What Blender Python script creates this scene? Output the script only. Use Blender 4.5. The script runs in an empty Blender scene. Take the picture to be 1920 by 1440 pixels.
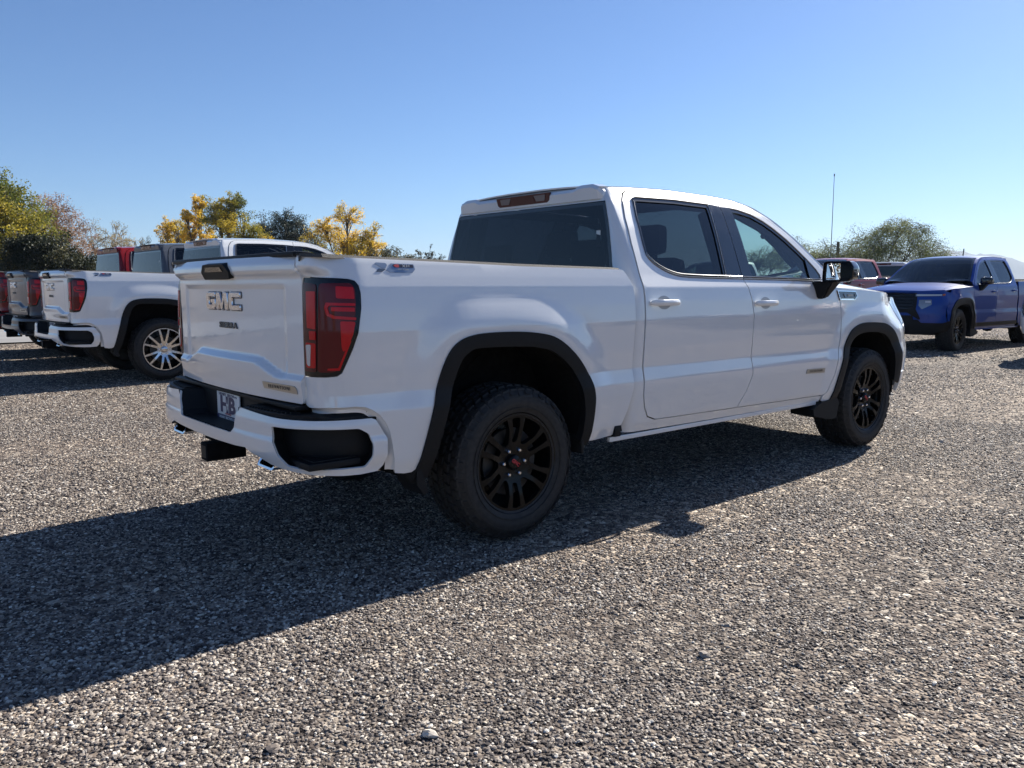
import bpy, bmesh, math, random
import numpy as np
from mathutils import Matrix, Vector
from mathutils.geometry import delaunay_2d_cdt
rng = np.random.default_rng(7); random.seed(7)
SC = bpy.context.scene; COL = SC.collection

# ------------------------------------------------------------------ camera
CAM = np.array([-2.6507, -4.0724, 1.3129]); YAW, PIT, ROL, FPX = .871266, -.120815, -.0017, 1512.14
def _basis():
    F = np.array([math.cos(YAW)*math.cos(PIT), math.sin(YAW)*math.cos(PIT), math.sin(PIT)])
    R = np.cross(F, [0, 0, 1]); R /= np.linalg.norm(R); U = np.cross(R, F)
    c, s = math.cos(ROL), math.sin(ROL)
    return F, c*R+s*U, -s*R+c*U
cF, cR, cU = _basis()
cam = bpy.data.objects.new('camera', bpy.data.cameras.new('camera')); COL.objects.link(cam)
cam.matrix_world = Matrix(((cR[0], cU[0], -cF[0], CAM[0]), (cR[1], cU[1], -cF[1], CAM[1]), (cR[2], cU[2], -cF[2], CAM[2]), (0, 0, 0, 1)))
cam.data.sensor_width = 36; cam.data.lens = 36*FPX/1920; cam.data.clip_start = .05; cam.data.clip_end = 20000
SC.camera = cam
SC.render.resolution_x, SC.render.resolution_y = 1024, 768

# ------------------------------------------------------------------ light
SUN_AZ, SUN_EL = math.radians(7.0), math.radians(33.5)      # azimuth from +x towards +y
w = bpy.data.worlds.new('World'); SC.world = w; w.use_nodes = True
nt = w.node_tree; nt.nodes.clear()
sky = nt.nodes.new('ShaderNodeTexSky'); sky.sky_type = 'NISHITA'; sky.sun_disc = False
sky.sun_elevation = SUN_EL; sky.sun_rotation = math.pi/2-SUN_AZ
sky.altitude = 350; sky.air_density = 1.0; sky.dust_density = .35; sky.ozone_density = 6.0
bg = nt.nodes.new('ShaderNodeBackground'); bg.inputs['Strength'].default_value = .050
tint = nt.nodes.new('ShaderNodeMixRGB'); tint.blend_type = 'MULTIPLY'; tint.inputs[0].default_value = 1; tint.inputs[2].default_value = (.92, .965, 1.07, 1)
wo = nt.nodes.new('ShaderNodeOutputWorld')
nt.links.new(sky.outputs[0], tint.inputs[1]); nt.links.new(tint.outputs[0], bg.inputs[0]); nt.links.new(bg.outputs[0], wo.inputs[0])
sl = bpy.data.lights.new('sun', 'SUN'); sl.energy = 5.0; sl.angle = math.radians(.5); sl.color = (1, .945, .86)
sun = bpy.data.objects.new('sun', sl); COL.objects.link(sun)
sun.rotation_euler = Vector((math.cos(SUN_AZ)*math.cos(SUN_EL), math.sin(SUN_AZ)*math.cos(SUN_EL), math.sin(SUN_EL))).to_track_quat('Z', 'Y').to_euler()
SC.view_settings.view_transform = 'Standard'; SC.view_settings.look = 'None'
SC.view_settings.exposure = 1.22; SC.view_settings.gamma = 1; SC.view_settings.use_curve_mapping = False
SC.cycles.max_bounces = 8; SC.cycles.transparent_max_bounces = 16; SC.cycles.glossy_bounces = 4; SC.cycles.diffuse_bounces = 4
SC.cycles.caustics_reflective = False; SC.cycles.caustics_refractive = False

# ------------------------------------------------------------------ materials
def mat(name, col, rough=.5, metal=0, coat=0, coat_r=.03, spec=.5, emit=None):
    m = bpy.data.materials.new(name); m.use_nodes = True; b = m.node_tree.nodes['Principled BSDF']
    b.inputs['Base Color'].default_value = (*col, 1); b.inputs['Roughness'].default_value = rough
    b.inputs['Metallic'].default_value = metal; b.inputs['Coat Weight'].default_value = coat
    b.inputs['Coat Roughness'].default_value = coat_r; b.inputs['Specular IOR Level'].default_value = spec
    return m
def noisy(m, c1, c2, scale, bump=0, detail=4, rough=None, bscale=None, dist=.01):
    """procedural grain: colour between c1 and c2, optional bump"""
    t = m.node_tree; b = t.nodes['Principled BSDF']; tc = t.nodes.new('ShaderNodeTexCoord')
    n = t.nodes.new('ShaderNodeTexNoise'); n.inputs['Scale'].default_value = scale; n.inputs['Detail'].default_value = detail
    t.links.new(tc.outputs['Object'], n.inputs['Vector'])
    r = t.nodes.new('ShaderNodeValToRGB'); r.color_ramp.elements[0].position = .35; r.color_ramp.elements[1].position = .65
    r.color_ramp.elements[0].color = (*c1, 1); r.color_ramp.elements[1].color = (*c2, 1)
    t.links.new(n.outputs[0], r.inputs[0]); t.links.new(r.outputs[0], b.inputs['Base Color'])
    if bump:
        n2 = t.nodes.new('ShaderNodeTexNoise'); n2.inputs['Scale'].default_value = bscale or scale; n2.inputs['Detail'].default_value = detail
        t.links.new(tc.outputs['Object'], n2.inputs['Vector'])
        bp = t.nodes.new('ShaderNodeBump'); bp.inputs['Strength'].default_value = bump; bp.inputs['Distance'].default_value = dist
        t.links.new(n2.outputs[0], bp.inputs['Height']); t.links.new(bp.outputs[0], b.inputs['Normal'])
    return m
def paint(name, col, rough=.35, metal=0, fleck=.012, ior=1.45):
    m = mat(name, col, rough, metal, 1.0, .012); m.node_tree.nodes['Principled BSDF'].inputs['Coat IOR'].default_value = ior
    if ior < 1.5: m.node_tree.nodes['Principled BSDF'].inputs['Specular IOR Level'].default_value = .08; m.node_tree.nodes['Principled BSDF'].inputs['Coat Weight'].default_value = .6
    c2 = tuple(min(1, c*(1+fleck)) for c in col); c1 = tuple(c*(1-fleck) for c in col)
    noisy(m, c1, c2, 900, 0, 2)
    t = m.node_tree; b = t.nodes['Principled BSDF']; tc = t.nodes.new('ShaderNodeTexCoord')     # very slight orange peel in the clear coat
    n = t.nodes.new('ShaderNodeTexNoise'); n.inputs['Scale'].default_value = 55; n.inputs['Detail'].default_value = 1
    t.links.new(tc.outputs['Object'], n.inputs['Vector'])
    bp = t.nodes.new('ShaderNodeBump'); bp.inputs['Strength'].default_value = .035; bp.inputs['Distance'].default_value = .004
    t.links.new(n.outputs[0], bp.inputs['Height']); t.links.new(bp.outputs[0], b.inputs['Coat Normal'])
    return m
def glass(name, tint, refl=1.0, ior=1.5):
    m = bpy.data.materials.new(name); m.use_nodes = True; t = m.node_tree; t.nodes.clear()
    tr = t.nodes.new('ShaderNodeBsdfTransparent'); tr.inputs[0].default_value = (*tint, 1)
    gl = t.nodes.new('ShaderNodeBsdfGlossy'); gl.inputs['Roughness'].default_value = .0; gl.inputs['Color'].default_value = (refl, refl, refl, 1)
    fr = t.nodes.new('ShaderNodeFresnel'); ge = t.nodes.new('ShaderNodeNewGeometry'); mr = t.nodes.new('ShaderNodeMapRange')
    mr.inputs['To Min'].default_value = ior; mr.inputs['To Max'].default_value = 1/ior; t.links.new(ge.outputs['Backfacing'], mr.inputs[0]); t.links.new(mr.outputs[0], fr.inputs[0])
    mx = t.nodes.new('ShaderNodeMixShader'); o = t.nodes.new('ShaderNodeOutputMaterial')
    t.links.new(fr.outputs[0], mx.inputs[0]); t.links.new(tr.outputs[0], mx.inputs[1]); t.links.new(gl.outputs[0], mx.inputs[2]); t.links.new(mx.outputs[0], o.inputs[0])
    return m
M = {}
M['white'] = paint('white_paint', (.74, .75, .755), ior=1.85); M['grey'] = paint('grey_paint', (.075, .085, .105), .4, 0, .06)
M['red'] = paint('dark_red_paint', (.22, .008, .012), .4, 0, .05); M['blue'] = paint('blue_paint', (.018, .058, .27), .4, 0, .08)
M['rubber'] = noisy(mat('tyre_rubber', (.02, .02, .02), .65, spec=.4), (.013, .0135, .0145), (.027, .026, .025), 40, .2, 5, dist=.002)
M['plastic'] = noisy(mat('black_plastic', (.008, .008, .010), .55, spec=.22), (.006, .007, .008), (.010, .011, .013), 300, .25, 2, dist=.0008)
M['gloss_black'] = mat('gloss_black', (.006, .006, .007), .12, 0, .6)
M['dark'] = noisy(mat('underbody_dark', (.006, .006, .006), .9, spec=.2), (.003, .003, .003), (.009, .009, .009), 30)
M['liner'] = noisy(mat('bed_liner', (.05, .05, .05), .8), (.035, .034, .033), (.09, .085, .08), 260, .8, 3, dist=.003)
M['rim_black'] = mat('rim_black', (.004, .004, .0045), .22, 0, .0, .08, .22)
M['chrome'] = mat('chrome', (.85, .86, .88), .06, 1)
M['satin'] = mat('satin_chrome', (.17, .175, .185), .25, 1)
M['silver'] = mat('machined_silver', (.62, .62, .63), .22, 1)
M['nut'] = mat('chrome_nut', (.8, .8, .82), .15, 1)
M['glass_rear'] = glass('rear_glass', (.03, .035, .045)); M['glass_dark'] = glass('privacy_glass', (.075, .085, .10)); M['glass'] = glass('clear_glass', (.62, .74, .70))
M['mirror'] = mat('mirror_glass', (.9, .9, .92), .0, 1)
M['lamp_red'] = mat('lamp_red', (.55, .004, .010), .15, 0, .12, .03, .3); M['lamp_deep'] = mat('lamp_deep_red', (.11, .003, .007), .15, 0, .12, .03, .3)
M['lamp_maroon'] = mat('lamp_maroon', (.075, .008, .012), .15, 0, .12, .03, .3); M['lamp_white'] = mat('lamp_reverse_lens', (.55, .53, .52), .15, 0, 1)
M['lamp_frame'] = mat('lamp_frame', (.004, .005, .008), .12, 0, .15, .03, .3); M['amber'] = mat('amber_lens', (.6, .12, .01), .15, 0, 1)
M['headlamp'] = mat('headlamp_lens', (.30, .32, .34), .08, .4, 1)
M['seat'] = noisy(mat('seat_cloth', (.03, .03, .033), .9), (.02, .02, .022), (.04, .04, .043), 200, .3)
M['plate'] = mat('plate_white', (.75, .75, .73), .35); M['navy'] = mat('plate_navy', (.02, .02, .09), .4); M['ink_red'] = mat('red_print', (.45, .02, .03), .4)
M['sticker'] = mat('sticker', (.70, .72, .68), .5)

# ------------------------------------------------------------------ object helpers
def link(name, me, m=None, parent=None):
    o = bpy.data.objects.new(name, me); COL.objects.link(o)
    if m is not None:
        me.materials.clear(); me.materials.append(m)
    if parent is not None: o.parent = parent
    return o
def tag(o, label=None, cat=None, group=None, kind=None):
    if label: o['label'] = label
    if cat: o['category'] = cat
    if group: o['group'] = group
    if kind: o['kind'] = kind
    return o
def empty(name, loc=(0, 0, 0), rz=0):
    o = bpy.data.objects.new(name, None); COL.objects.link(o); o.location = loc; o.rotation_euler = (0, 0, rz); o.empty_display_size = .1
    return o
class Geo:
    """verts, faces and per-corner normals gathered from several pieces"""
    def __init__(s): s.v = []; s.f = []; s.n = []; s.k = 0
    def add(s, V, F, N=None):
        V = np.asarray(V, float); s.v.append(V)
        for i, f in enumerate(F): s.f.append([int(a)+s.k for a in f])
        if N is None: s.n += [None]*len(F)
        else: s.n += [[tuple(N[a]) for a in f] for f in F]
        s.k += len(V); return s
    def box(s, x0, x1, y0, y1, z0, z1, b=.0):
        bm = bmesh.new(); bmesh.ops.create_cube(bm, size=1)
        for v in bm.verts: v.co = Vector((x0+(v.co.x+.5)*(x1-x0), y0+(v.co.y+.5)*(y1-y0), z0+(v.co.z+.5)*(z1-z0)))
        if b: bmesh.ops.bevel(bm, geom=bm.edges[:]+bm.verts[:], offset=b, segments=2, affect='EDGES', profile=.6)
        return s.bm(bm)
    def bm(s, bm, smooth=False):
        bm.verts.index_update(); bmesh.ops.recalc_face_normals(bm, faces=bm.faces[:])
        V = [v.co[:] for v in bm.verts]; F = [[v.index for v in f.verts] for f in bm.faces]
        s.add(V, F); bm.free(); return s
    def tube(s, pts, r, n=8, closed=False, cap=True):
        pts = np.array(pts, float); r = np.broadcast_to(r, len(pts)); V = []; up = None
        for i, p in enumerate(pts):
            a = pts[(i-1) % len(pts)] if (closed or i) else p; b = pts[(i+1) % len(pts)] if (closed or i < len(pts)-1) else p
            t = b-a; t /= np.linalg.norm(t)+1e-12
            if up is None:
                up = np.cross(t, [0, 0, 1.]);
                if np.linalg.norm(up) < .1: up = np.cross(t, [1., 0, 0])
            e1 = up-t*(up@t); e1 /= np.linalg.norm(e1); up = e1; e2 = np.cross(t, e1)
            for k in range(n):
                A = 2*math.pi*k/n; V.append(p+r[i]*(math.cos(A)*e1+math.sin(A)*e2))
        F = []; m = len(pts)
        for i in range(m if closed else m-1):
            for k in range(n):
                j = (i+1) % m; F.append([i*n+k, i*n+(k+1) % n, j*n+(k+1) % n, j*n+k])
        if cap and not closed: F += [list(range(n))[::-1], [(m-1)*n+k for k in range(n)]]
        return s.add(V, F)
    def lathe(s, prof, n=48, axis='y', c=(0, 0, 0)):
        """prof: (radius, along axis)"""
        V = []; m = len(prof)
        for k in range(n):
            A = 2*math.pi*k/n
            for r, h in prof:
                V.append({'y': (c[0]+r*math.cos(A), c[1]+h, c[2]+r*math.sin(A)), 'z': (c[0]+r*math.cos(A), c[1]+r*math.sin(A), c[2]+h), 'x': (c[0]+h, c[1]+r*math.cos(A), c[2]+r*math.sin(A))}[axis])
        F = [[k*m+i, k*m+i+1, ((k+1) % n)*m+i+1, ((k+1) % n)*m+i] for k in range(n) for i in range(m-1)]
        return s.add(V, F)
    def extrude(s, poly, to3, d, axis):
        """flat prism: poly (a,b) -> to3(a,b); d vector of thickness"""
        P = [np.array(to3(a, b), float) for a, b in poly]; n = len(P); d = np.array(d, float)
        V = P+[p+d for p in P]; F = [list(range(n)), list(range(n, 2*n))[::-1]]+[[i, i+n, (i+1) % n+n, (i+1) % n] for i in range(n)]
        return s.add(V, F)
    def mirrored(s):
        g = Geo(); g.v = [v*np.array([1, -1, 1]) for v in s.v]; g.f = [f[::-1] for f in s.f]; g.k = s.k
        g.n = [None if n is None else [(a[0], -a[1], a[2]) for a in n[::-1]] for n in s.n]; return g
    def scaled(s, sc):
        g = Geo(); sc = np.array(sc, float); g.v = [v*sc for v in s.v]; g.f = s.f; g.k = s.k
        g.n = [None if n is None else [tuple(np.array(a)/sc/np.linalg.norm(np.array(a)/sc)) for a in n] for n in s.n]; return g
    def mesh(s, name, smooth=40):
        V = np.concatenate(s.v) if s.v else np.zeros((0, 3)); me = bpy.data.meshes.new(name)
        me.from_pydata(V.tolist(), [], s.f); me.update()
        me.polygons.foreach_set('use_smooth', [True]*len(me.polygons))
        if any(n is not None for n in s.n):
            me.validate(clean_customdata=False)
            if len(me.polygons) == len(s.f):
                L = []
                for p, n in zip(me.polygons, s.n):
                    if n is None: L += [tuple(p.normal)]*p.loop_total
                    else: L += n
                me.normals_split_custom_set(L)
        elif smooth:
            me.set_sharp_from_angle(angle=math.radians(smooth))
        return me
    def obj(s, name, m, parent=None, smooth=40): return link(name, s.mesh(name, smooth), m, parent)
def inside(P, poly):
    x, y = P[:, 0], P[:, 1]; c = np.zeros(len(P), bool); n = len(poly); j = n-1
    for i in range(n):
        xi, yi = poly[i]; xj, yj = poly[j]
        if yi != yj: c ^= ((yi > y) != (yj > y)) & (x < (xj-xi)*(y-yi)/(yj-yi)+xi)
        j = i
    return c
def rounded(poly, r, n=4):
    """round the corners of a closed polygon by radius r (one value or one per corner)"""
    P = np.array(poly, float); N = len(P); out = []; r = np.broadcast_to(r, N)
    for i in range(N):
        a, b, c = P[i-1], P[i], P[(i+1) % N]; da = a-b; dc = c-b; la, lc = np.linalg.norm(da), np.linalg.norm(dc)
        q = min(r[i], la*.45, lc*.45)
        if q < 1e-4: out.append(b); continue
        p0 = b+da/la*q; p1 = b+dc/lc*q
        for k in range(n+1):
            t = k/n; out.append((1-t)**2*p0+2*t*(1-t)*b+t*t*p1)
    return np.array(out)
def resample(P, step):
    out = []; N = len(P)
    for i in range(N):
        a, b = P[i], P[(i+1) % N]; L = np.linalg.norm(b-a); k = max(1, int(round(L/step)))
        if L < 1e-5: continue
        for t in range(k): out.append(a+(b-a)*t/k)
    return np.array(out)
def area(P): return .5*np.sum(P[:, 0]*np.roll(P[:, 1], -1)-np.roll(P[:, 0], -1)*P[:, 1])
def shrink(P, d):
    """move a closed polygon inwards by d"""
    P = np.array(P, float); s = np.sign(area(P)); n = len(P); out = []
    for i in range(n):
        a, b, c = P[i-1], P[i], P[(i+1) % n]; e1 = (b-a)/(np.linalg.norm(b-a)+1e-9); e2 = (c-b)/(np.linalg.norm(c-b)+1e-9)
        n1 = np.array([-e1[1], e1[0]])*s; n2 = np.array([-e2[1], e2[0]])*s; m = n1+n2; m /= (np.linalg.norm(m)+1e-9)
        out.append(b+m*d/max(.5, m@n1))
    return np.array(out)
def panel(poly, S, out, res=.03, holes=(), rows=(), depth=.018, off=0., g=None, back=False):
    """a sheet on the surface S(a,b), bounded by poly, with folded-in edges; out = rough outward direction"""
    g = g or Geo(); loops = [resample(np.array(poly, float), res*.8)]+[resample(np.array(h, float), res*.8) for h in holes]
    B = np.concatenate(loops); lo, hi = B.min(0), B.max(0)
    ga = np.arange(lo[0]+res/2, hi[0], res); gb = np.arange(lo[1]+res/2, hi[1], res)
    gb = [b for b in gb if all(abs(b-r) > res*.35 for r in rows)]
    for r in rows:
        if lo[1] < r < hi[1]: gb += [r-.003, r+.003]
    A, Bb = np.meshgrid(ga, np.array(sorted(gb))); Q = np.stack([A.ravel(), Bb.ravel()], -1)
    k = inside(Q, loops[0])
    for h in loops[1:]: k &= ~inside(Q, h)
    Q = Q[k]
    if len(Q):
        d = np.full(len(Q), 9.)
        for L in loops:
            for a, b in zip(L, np.roll(L, -1, 0)):
                e = b-a; t = np.clip(((Q-a)@e)/(e@e), 0, 1); d = np.minimum(d, np.linalg.norm(Q-a-t[:, None]*e, axis=1))
        Q = Q[d > res*.38]
    V2 = np.concatenate([B, Q]); E = []; k = 0
    for L in loops:
        E += [(k+i, k+(i+1) % len(L)) for i in range(len(L))]; k += len(L)
    v2, _, tri, ov, _, _ = delaunay_2d_cdt([Vector(p) for p in V2], E, [], 0, 1e-6, True)
    v2 = np.array([p[:] for p in v2]); tri = np.array([t for t in tri if len(t) == 3])
    c = v2[tri].mean(1); k = inside(c, loops[0])
    for h in loops[1:]: k &= ~inside(c, h)
    tri = tri[k]
    def ev(a, b): return np.stack([np.broadcast_to(q, a.shape) for q in S(a, b)], -1)
    def nrm(a, b):
        e = .0025; n = np.cross(ev(a+e, b)-ev(a-e, b), ev(a, b+e)-ev(a, b-e)); n /= np.linalg.norm(n, axis=1)[:, None]+1e-12
        o = out(a, b) if callable(out) else np.array(out, float)
        s = np.sign((n*o).sum(1)); s[s == 0] = 1; return n*s[:, None]
    P3 = ev(v2[:, 0], v2[:, 1]); N3 = nrm(v2[:, 0], v2[:, 1]); P3 = P3+N3*off
    a, b, c = P3[tri[:, 0]], P3[tri[:, 1]], P3[tri[:, 2]]; fl = (np.cross(b-a, c-a)*N3[tri[:, 0]]).sum(1) < 0
    tri[fl] = tri[fl][:, ::-1]
    g.add(P3, tri, N3)
    if depth:
        for li, L in enumerate(loops):
            p = ev(L[:, 0], L[:, 1]); n = nrm(L[:, 0], L[:, 1]); p = p+n*off; q = p-n*depth; m = len(L)
            tg = np.roll(p, -1, 0)-np.roll(p, 1, 0); sd = np.cross(tg, n); sd /= np.linalg.norm(sd, axis=1)[:, None]+1e-9
            if (area(L) < 0) ^ (li > 0): pass
            cen = sd
            # small rounded edge: first ring leans between face and side normal
            f = []
            V = np.concatenate([p, q]); NN = np.concatenate([sd, sd])
            # orient side normals away from the sheet
            test = L+0; h = 1e-3
            mid = (L+np.roll(L, -1, 0))/2; e = np.roll(L, -1, 0)-L; o2 = np.stack([e[:, 1], -e[:, 0]], -1); o2 /= np.linalg.norm(o2, axis=1)[:, None]+1e-9
            ins = inside(mid+o2*h, loops[0])
            for hh in loops[1:]: ins &= ~inside(mid+o2*h, hh)
            sgn = 1 if ins.mean() < .5 else -1
            o3 = ev(mid[:, 0]+sgn*o2[:, 0]*h, mid[:, 1]+sgn*o2[:, 1]*h)-ev(mid[:, 0], mid[:, 1])
            if (sd*o3).sum(1).mean() < 0: NN = -NN
            for i in range(m):
                j = (i+1) % m; quad = [i, j, m+j, m+i]
                fn = np.cross(V[j]-V[i], V[m+i]-V[i])
                if fn@NN[i] < 0: quad = quad[::-1]
                f.append(quad)
            g.add(V, f, NN)
    return g
def recolor(root, table):
    """object-level materials on a copy that shares its meshes"""
    for o in [root]+list(root.children_recursive):
        if o.type == 'MESH' and o.material_slots and o.material_slots[0].material in table:
            m = table[o.material_slots[0].material]; o.material_slots[0].link = 'OBJECT'; o.material_slots[0].material = m
def copy_tree(o, parent=None):
    c = o.copy(); COL.objects.link(c); c.parent = parent
    for ch in list(o.children): copy_tree(ch, c)
    return c
def text_geo(body, size, shear=0, offset=0.0, space=1.0):
    """flat outline text as vertices/faces in the xy plane, centred"""
    cu = bpy.data.curves.new('lettering', 'FONT'); cu.body = body; cu.size = size; cu.align_x = 'CENTER'; cu.align_y = 'CENTER'
    cu.shear = shear; cu.offset = offset; cu.space_character = space; cu.resolution_u = 3; cu.extrude = .0
    ob = bpy.data.objects.new('lettering', cu); COL.objects.link(ob)
    me = bpy.data.meshes.new_from_object(ob.evaluated_get(bpy.context.evaluated_depsgraph_get()))
    V = [v.co[:] for v in me.vertices]; F = [list(p.vertices) for p in me.polygons]
    bpy.data.objects.remove(ob); bpy.data.curves.remove(cu); bpy.data.meshes.remove(me)
    return np.array(V), F
def put_text(body, size, place, thick=.003, **k):
    """place(a,b,h) -> 3D ; a to the reader's right, b up, h out of the surface"""
    V, F = text_geo(body, size, **k); bm = bmesh.new(); vs = [bm.verts.new((x, y, 0)) for x, y, _ in V]
    for f in F:
        try: bm.faces.new([vs[i] for i in f])
        except ValueError: pass
    bmesh.ops.remove_doubles(bm, verts=bm.verts[:], dist=1e-6)
    r = bmesh.ops.extrude_face_region(bm, geom=bm.faces[:])
    for v in [e for e in r['geom'] if isinstance(e, bmesh.types.BMVert)]: v.co.z = thick
    for v in bm.verts: v.co = Vector(place(v.co.x, v.co.y, v.co.z))
    return Geo().bm(bm)
# ---------- body surfaces of the pickup (right side has negative y), all in metres ----------
def sm(t):
    t=np.clip(t,0,1);return t*t*(3-2*t)
def _table(zs,hs,sig=.004,step=.001):
    g=np.arange(zs[0],zs[-1]+step,step);v=np.interp(g,zs,hs)
    k=np.exp(-.5*(np.arange(-30,31)*step/sig)**2);k/=k.sum()
    vp=np.concatenate([v[0]-(v[1:31]-v[0])[::-1],v,v[-1]+(v[-1]-v[-31:-1])[::-1]])
    return g,np.convolve(vp,k,'valid')
_HG=_table([.28,.44,.52,.62,.70,.762,.842,.95,1.115,1.22,1.305,1.37,1.42,1.5,1.65,1.80,1.87,1.92,1.99],
           [.90,.955,.980,.992,1.000,1.003,.989,.9965,1.0015,.993,.980,.950,.93,.897,.832,.757,.713,.672,.60])
_HB=_table([.28,.44,.52,.62,.70,.762,.842,.95,1.115,1.22,1.310,1.36,1.415,1.45],
           [.90,.955,.980,.992,1.000,1.003,.989,.9965,1.0015,.993,.981,.967,.950,.935])
def H(z):return np.interp(z,*_HG)
def HB(z):return np.interp(z,*_HB)
def catmull(P,n=8,closed=False):
    P=np.array(P,float);out=[];N=len(P)
    rng=range(N if closed else N-1)
    for i in rng:
        if closed:p0,p1,p2,p3=P[(i-1)%N],P[i],P[(i+1)%N],P[(i+2)%N]
        else:p0=P[max(i-1,0)];p1=P[i];p2=P[i+1];p3=P[min(i+2,N-1)]
        for k in range(n):
            t=k/n;out.append(.5*((2*p1)+(-p0+p2)*t+(2*p0-5*p1+4*p2-p3)*t*t+(-p0+3*p1-3*p2+p3)*t**3))
    if not closed:out.append(P[-1])
    return np.array(out)
ARCH_R=catmull([(-.665,.40),(-.645,.46),(-.612,.56),(-.556,.77),(-.50,.945),(-.43,1.042),(-.32,1.083),(-.137,1.091),(.064,1.080),(.217,1.046),(.354,.956),(.455,.845),(.500,.74),(.508,.63),(.495,.50),(.48,.44)],6)
ARCH_F=catmull([(3.085,.40),(3.10,.46),(3.14,.59),(3.199,.77),(3.245,.89),(3.305,.965),(3.40,1.008),(3.52,1.026),(3.72,1.022),(3.87,1.006),(4.00,.957),(4.11,.868),(4.17,.76),(4.188,.66),(4.185,.56),(4.18,.50)],6)
def pdist(x,z,P):
    x=np.asarray(x,float);z=np.asarray(z,float);sh=x.shape
    x=x.ravel();z=z.ravel();best=np.full(x.shape,9.)
    for a,b in zip(P[:-1:2],P[2::2]):
        d=b-a;t=np.clip(((x-a[0])*d[0]+(z-a[1])*d[1])/(d@d),0,1)
        best=np.minimum(best,np.hypot(x-a[0]-t*d[0],z-a[1]-t*d[1]))
    return best.reshape(sh)
def flare(x,z):
    a=.024*sm(1-(pdist(x,z,ARCH_R)-.03)/.17)
    b=.022*sm(1-(pdist(x,z,ARCH_F)-.03)/.15)
    return np.maximum(a,b)
def arctab(P):
    P=np.array(P,float);s=np.r_[0,np.cumsum(np.hypot(*np.diff(P,axis=0).T))];return P,s
# rear corner of the bed : plan outline (x, |y|) measured from x=-.90 backwards
_t=np.linspace(0,np.pi/2,80)
_RC=arctab(np.r_[np.stack([-.88-.197*np.sin(_t)**(2/2.3),.79+.21*np.cos(_t)**(2/2.3)],-1),[[-1.079,.76]]])
_RN=np.gradient(_RC[0],axis=0);_RN=np.stack([_RN[:,1],-_RN[:,0]],-1);_RN/=np.linalg.norm(_RN,axis=1)[:,None]
def S_bed(u,z):
    u=np.asarray(u,float);z=np.asarray(z,float)
    s=np.clip(-.88-u,0,9);P,sa=_RC
    x=np.interp(s,sa,P[:,0]);y=np.interp(s,sa,P[:,1]);nx=np.interp(s,sa,_RN[:,0]);ny=np.interp(s,sa,_RN[:,1])
    d=1-HB(z)
    side=u>=-.88
    f=flare(u,z)*sm((u+1.0)/.2)
    ny=np.abs(ny)
    lip=.042*sm((s-.10)/.14)*sm((z-1.352)/.045)
    X=np.where(side,u,x+np.abs(nx)*d*.3-lip);Y=np.where(side,1-d+f,y-ny*d+f*ny)
    return X,-Y,z
# front corner
_FC=arctab(np.r_[np.stack([4.13+.50*np.sin(_t)**(2/2.5),.42+.58*np.cos(_t)**(2/2.5)],-1),[[4.645,.2],[4.65,0.0]]])
def S_front(u,z):
    u=np.asarray(u,float);z=np.asarray(z,float)
    s=np.clip(u-4.13,0,9);P,sa=_FC
    x=np.interp(s,sa,P[:,0]);y=np.interp(s,sa,P[:,1])
    k=1-.28*sm((z-.80)/.50)-.08*sm((.60-z)/.3)
    tp=1-.10*sm((u-3.80)/.45)*sm((z-.93)/.30)
    d=1-H(np.minimum(z,1.36));
    f=flare(np.minimum(u,4.5),z)*sm(1-(u-4.22)/.25)
    X=np.where(u<4.13,u,4.13+(x-4.13)*k)
    Y=np.where(u<4.13,1-d+f,np.maximum(y-d*np.clip(y/.9,0,1),0)+f*np.clip((y-.4)*2,0,1))*tp
    return X,-Y,z
def xr(z):return np.interp(z,[.4,1.30,1.42,1.82,1.95],[.80,.835,.848,.886,.92])
def RC(z):return np.interp(z,[1.25,1.42,1.82],[.10,.095,.038])
def S_cab(u,z):
    u=np.asarray(u,float);z=np.asarray(z,float)
    RCAB=RC(z);h=H(z);x0=xr(z)+RCAB;s=np.clip(x0-u,0,9);L=np.pi/2*RCAB
    a=np.clip(s/RCAB,0,np.pi/2);e=np.clip(s-L,0,9)
    X=np.where(u>=x0,u,x0-RCAB*np.sin(a))
    Y=h-RCAB*(1-np.cos(a))-e
    f=flare(u,z)*(u>2.6)
    return X,-(Y+f),z
_TX=[.80,1.1,1.5,2.0,2.2,2.4,2.6,2.8,3.0,3.15,3.5]
_TZ=[1.892,1.912,1.925,1.915,1.902,1.862,1.772,1.642,1.485,1.375,1.335]
_TT=_table(_TX,_TZ,.03,.005)
_CT=_table([.80,.95,1.2,1.7,2.1,2.35,2.5,2.7,3.0,3.3,3.45,3.6],[1.915,1.935,1.952,1.960,1.948,1.915,1.87,1.775,1.61,1.435,1.345,1.25],.03,.005)
def u_cab(y,z):
    R=RC(z);h=H(z);y=abs(y);e=h-R-y
    s=np.pi*R/2+e if e>0 else R*np.arccos(1-(h-y)/R)
    return float(xr(z)+R-s)
def Tz(x):return np.interp(x,*_TT)
def S_top(x,y):
    T=Tz(x);c=np.interp(x,*_CT);hw=H(T)
    r=np.clip(np.abs(y)/hw,0,1.6);p=2.6
    return x,y,T+(c-T)*(1-r**p)
_ZS=_table([2.9,3.1,3.5,4.0,4.2,4.4,4.7],[1.315,1.30,1.288,1.252,1.21,1.12,.92],.03,.005)
_ZC=_table([2.9,3.2,3.46,3.7,4.0,4.2,4.45,4.6,4.75],[1.39,1.388,1.376,1.352,1.312,1.265,1.19,1.12,1.02],.03,.005)
def S_hood(x,y):
    zs=np.interp(x,*_ZS);zc=np.interp(x,*_ZC);r=np.clip(np.abs(y)/.975,0,1.1)
    return x,y,zs+(zc-zs)*(1-r**3.2)
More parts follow.
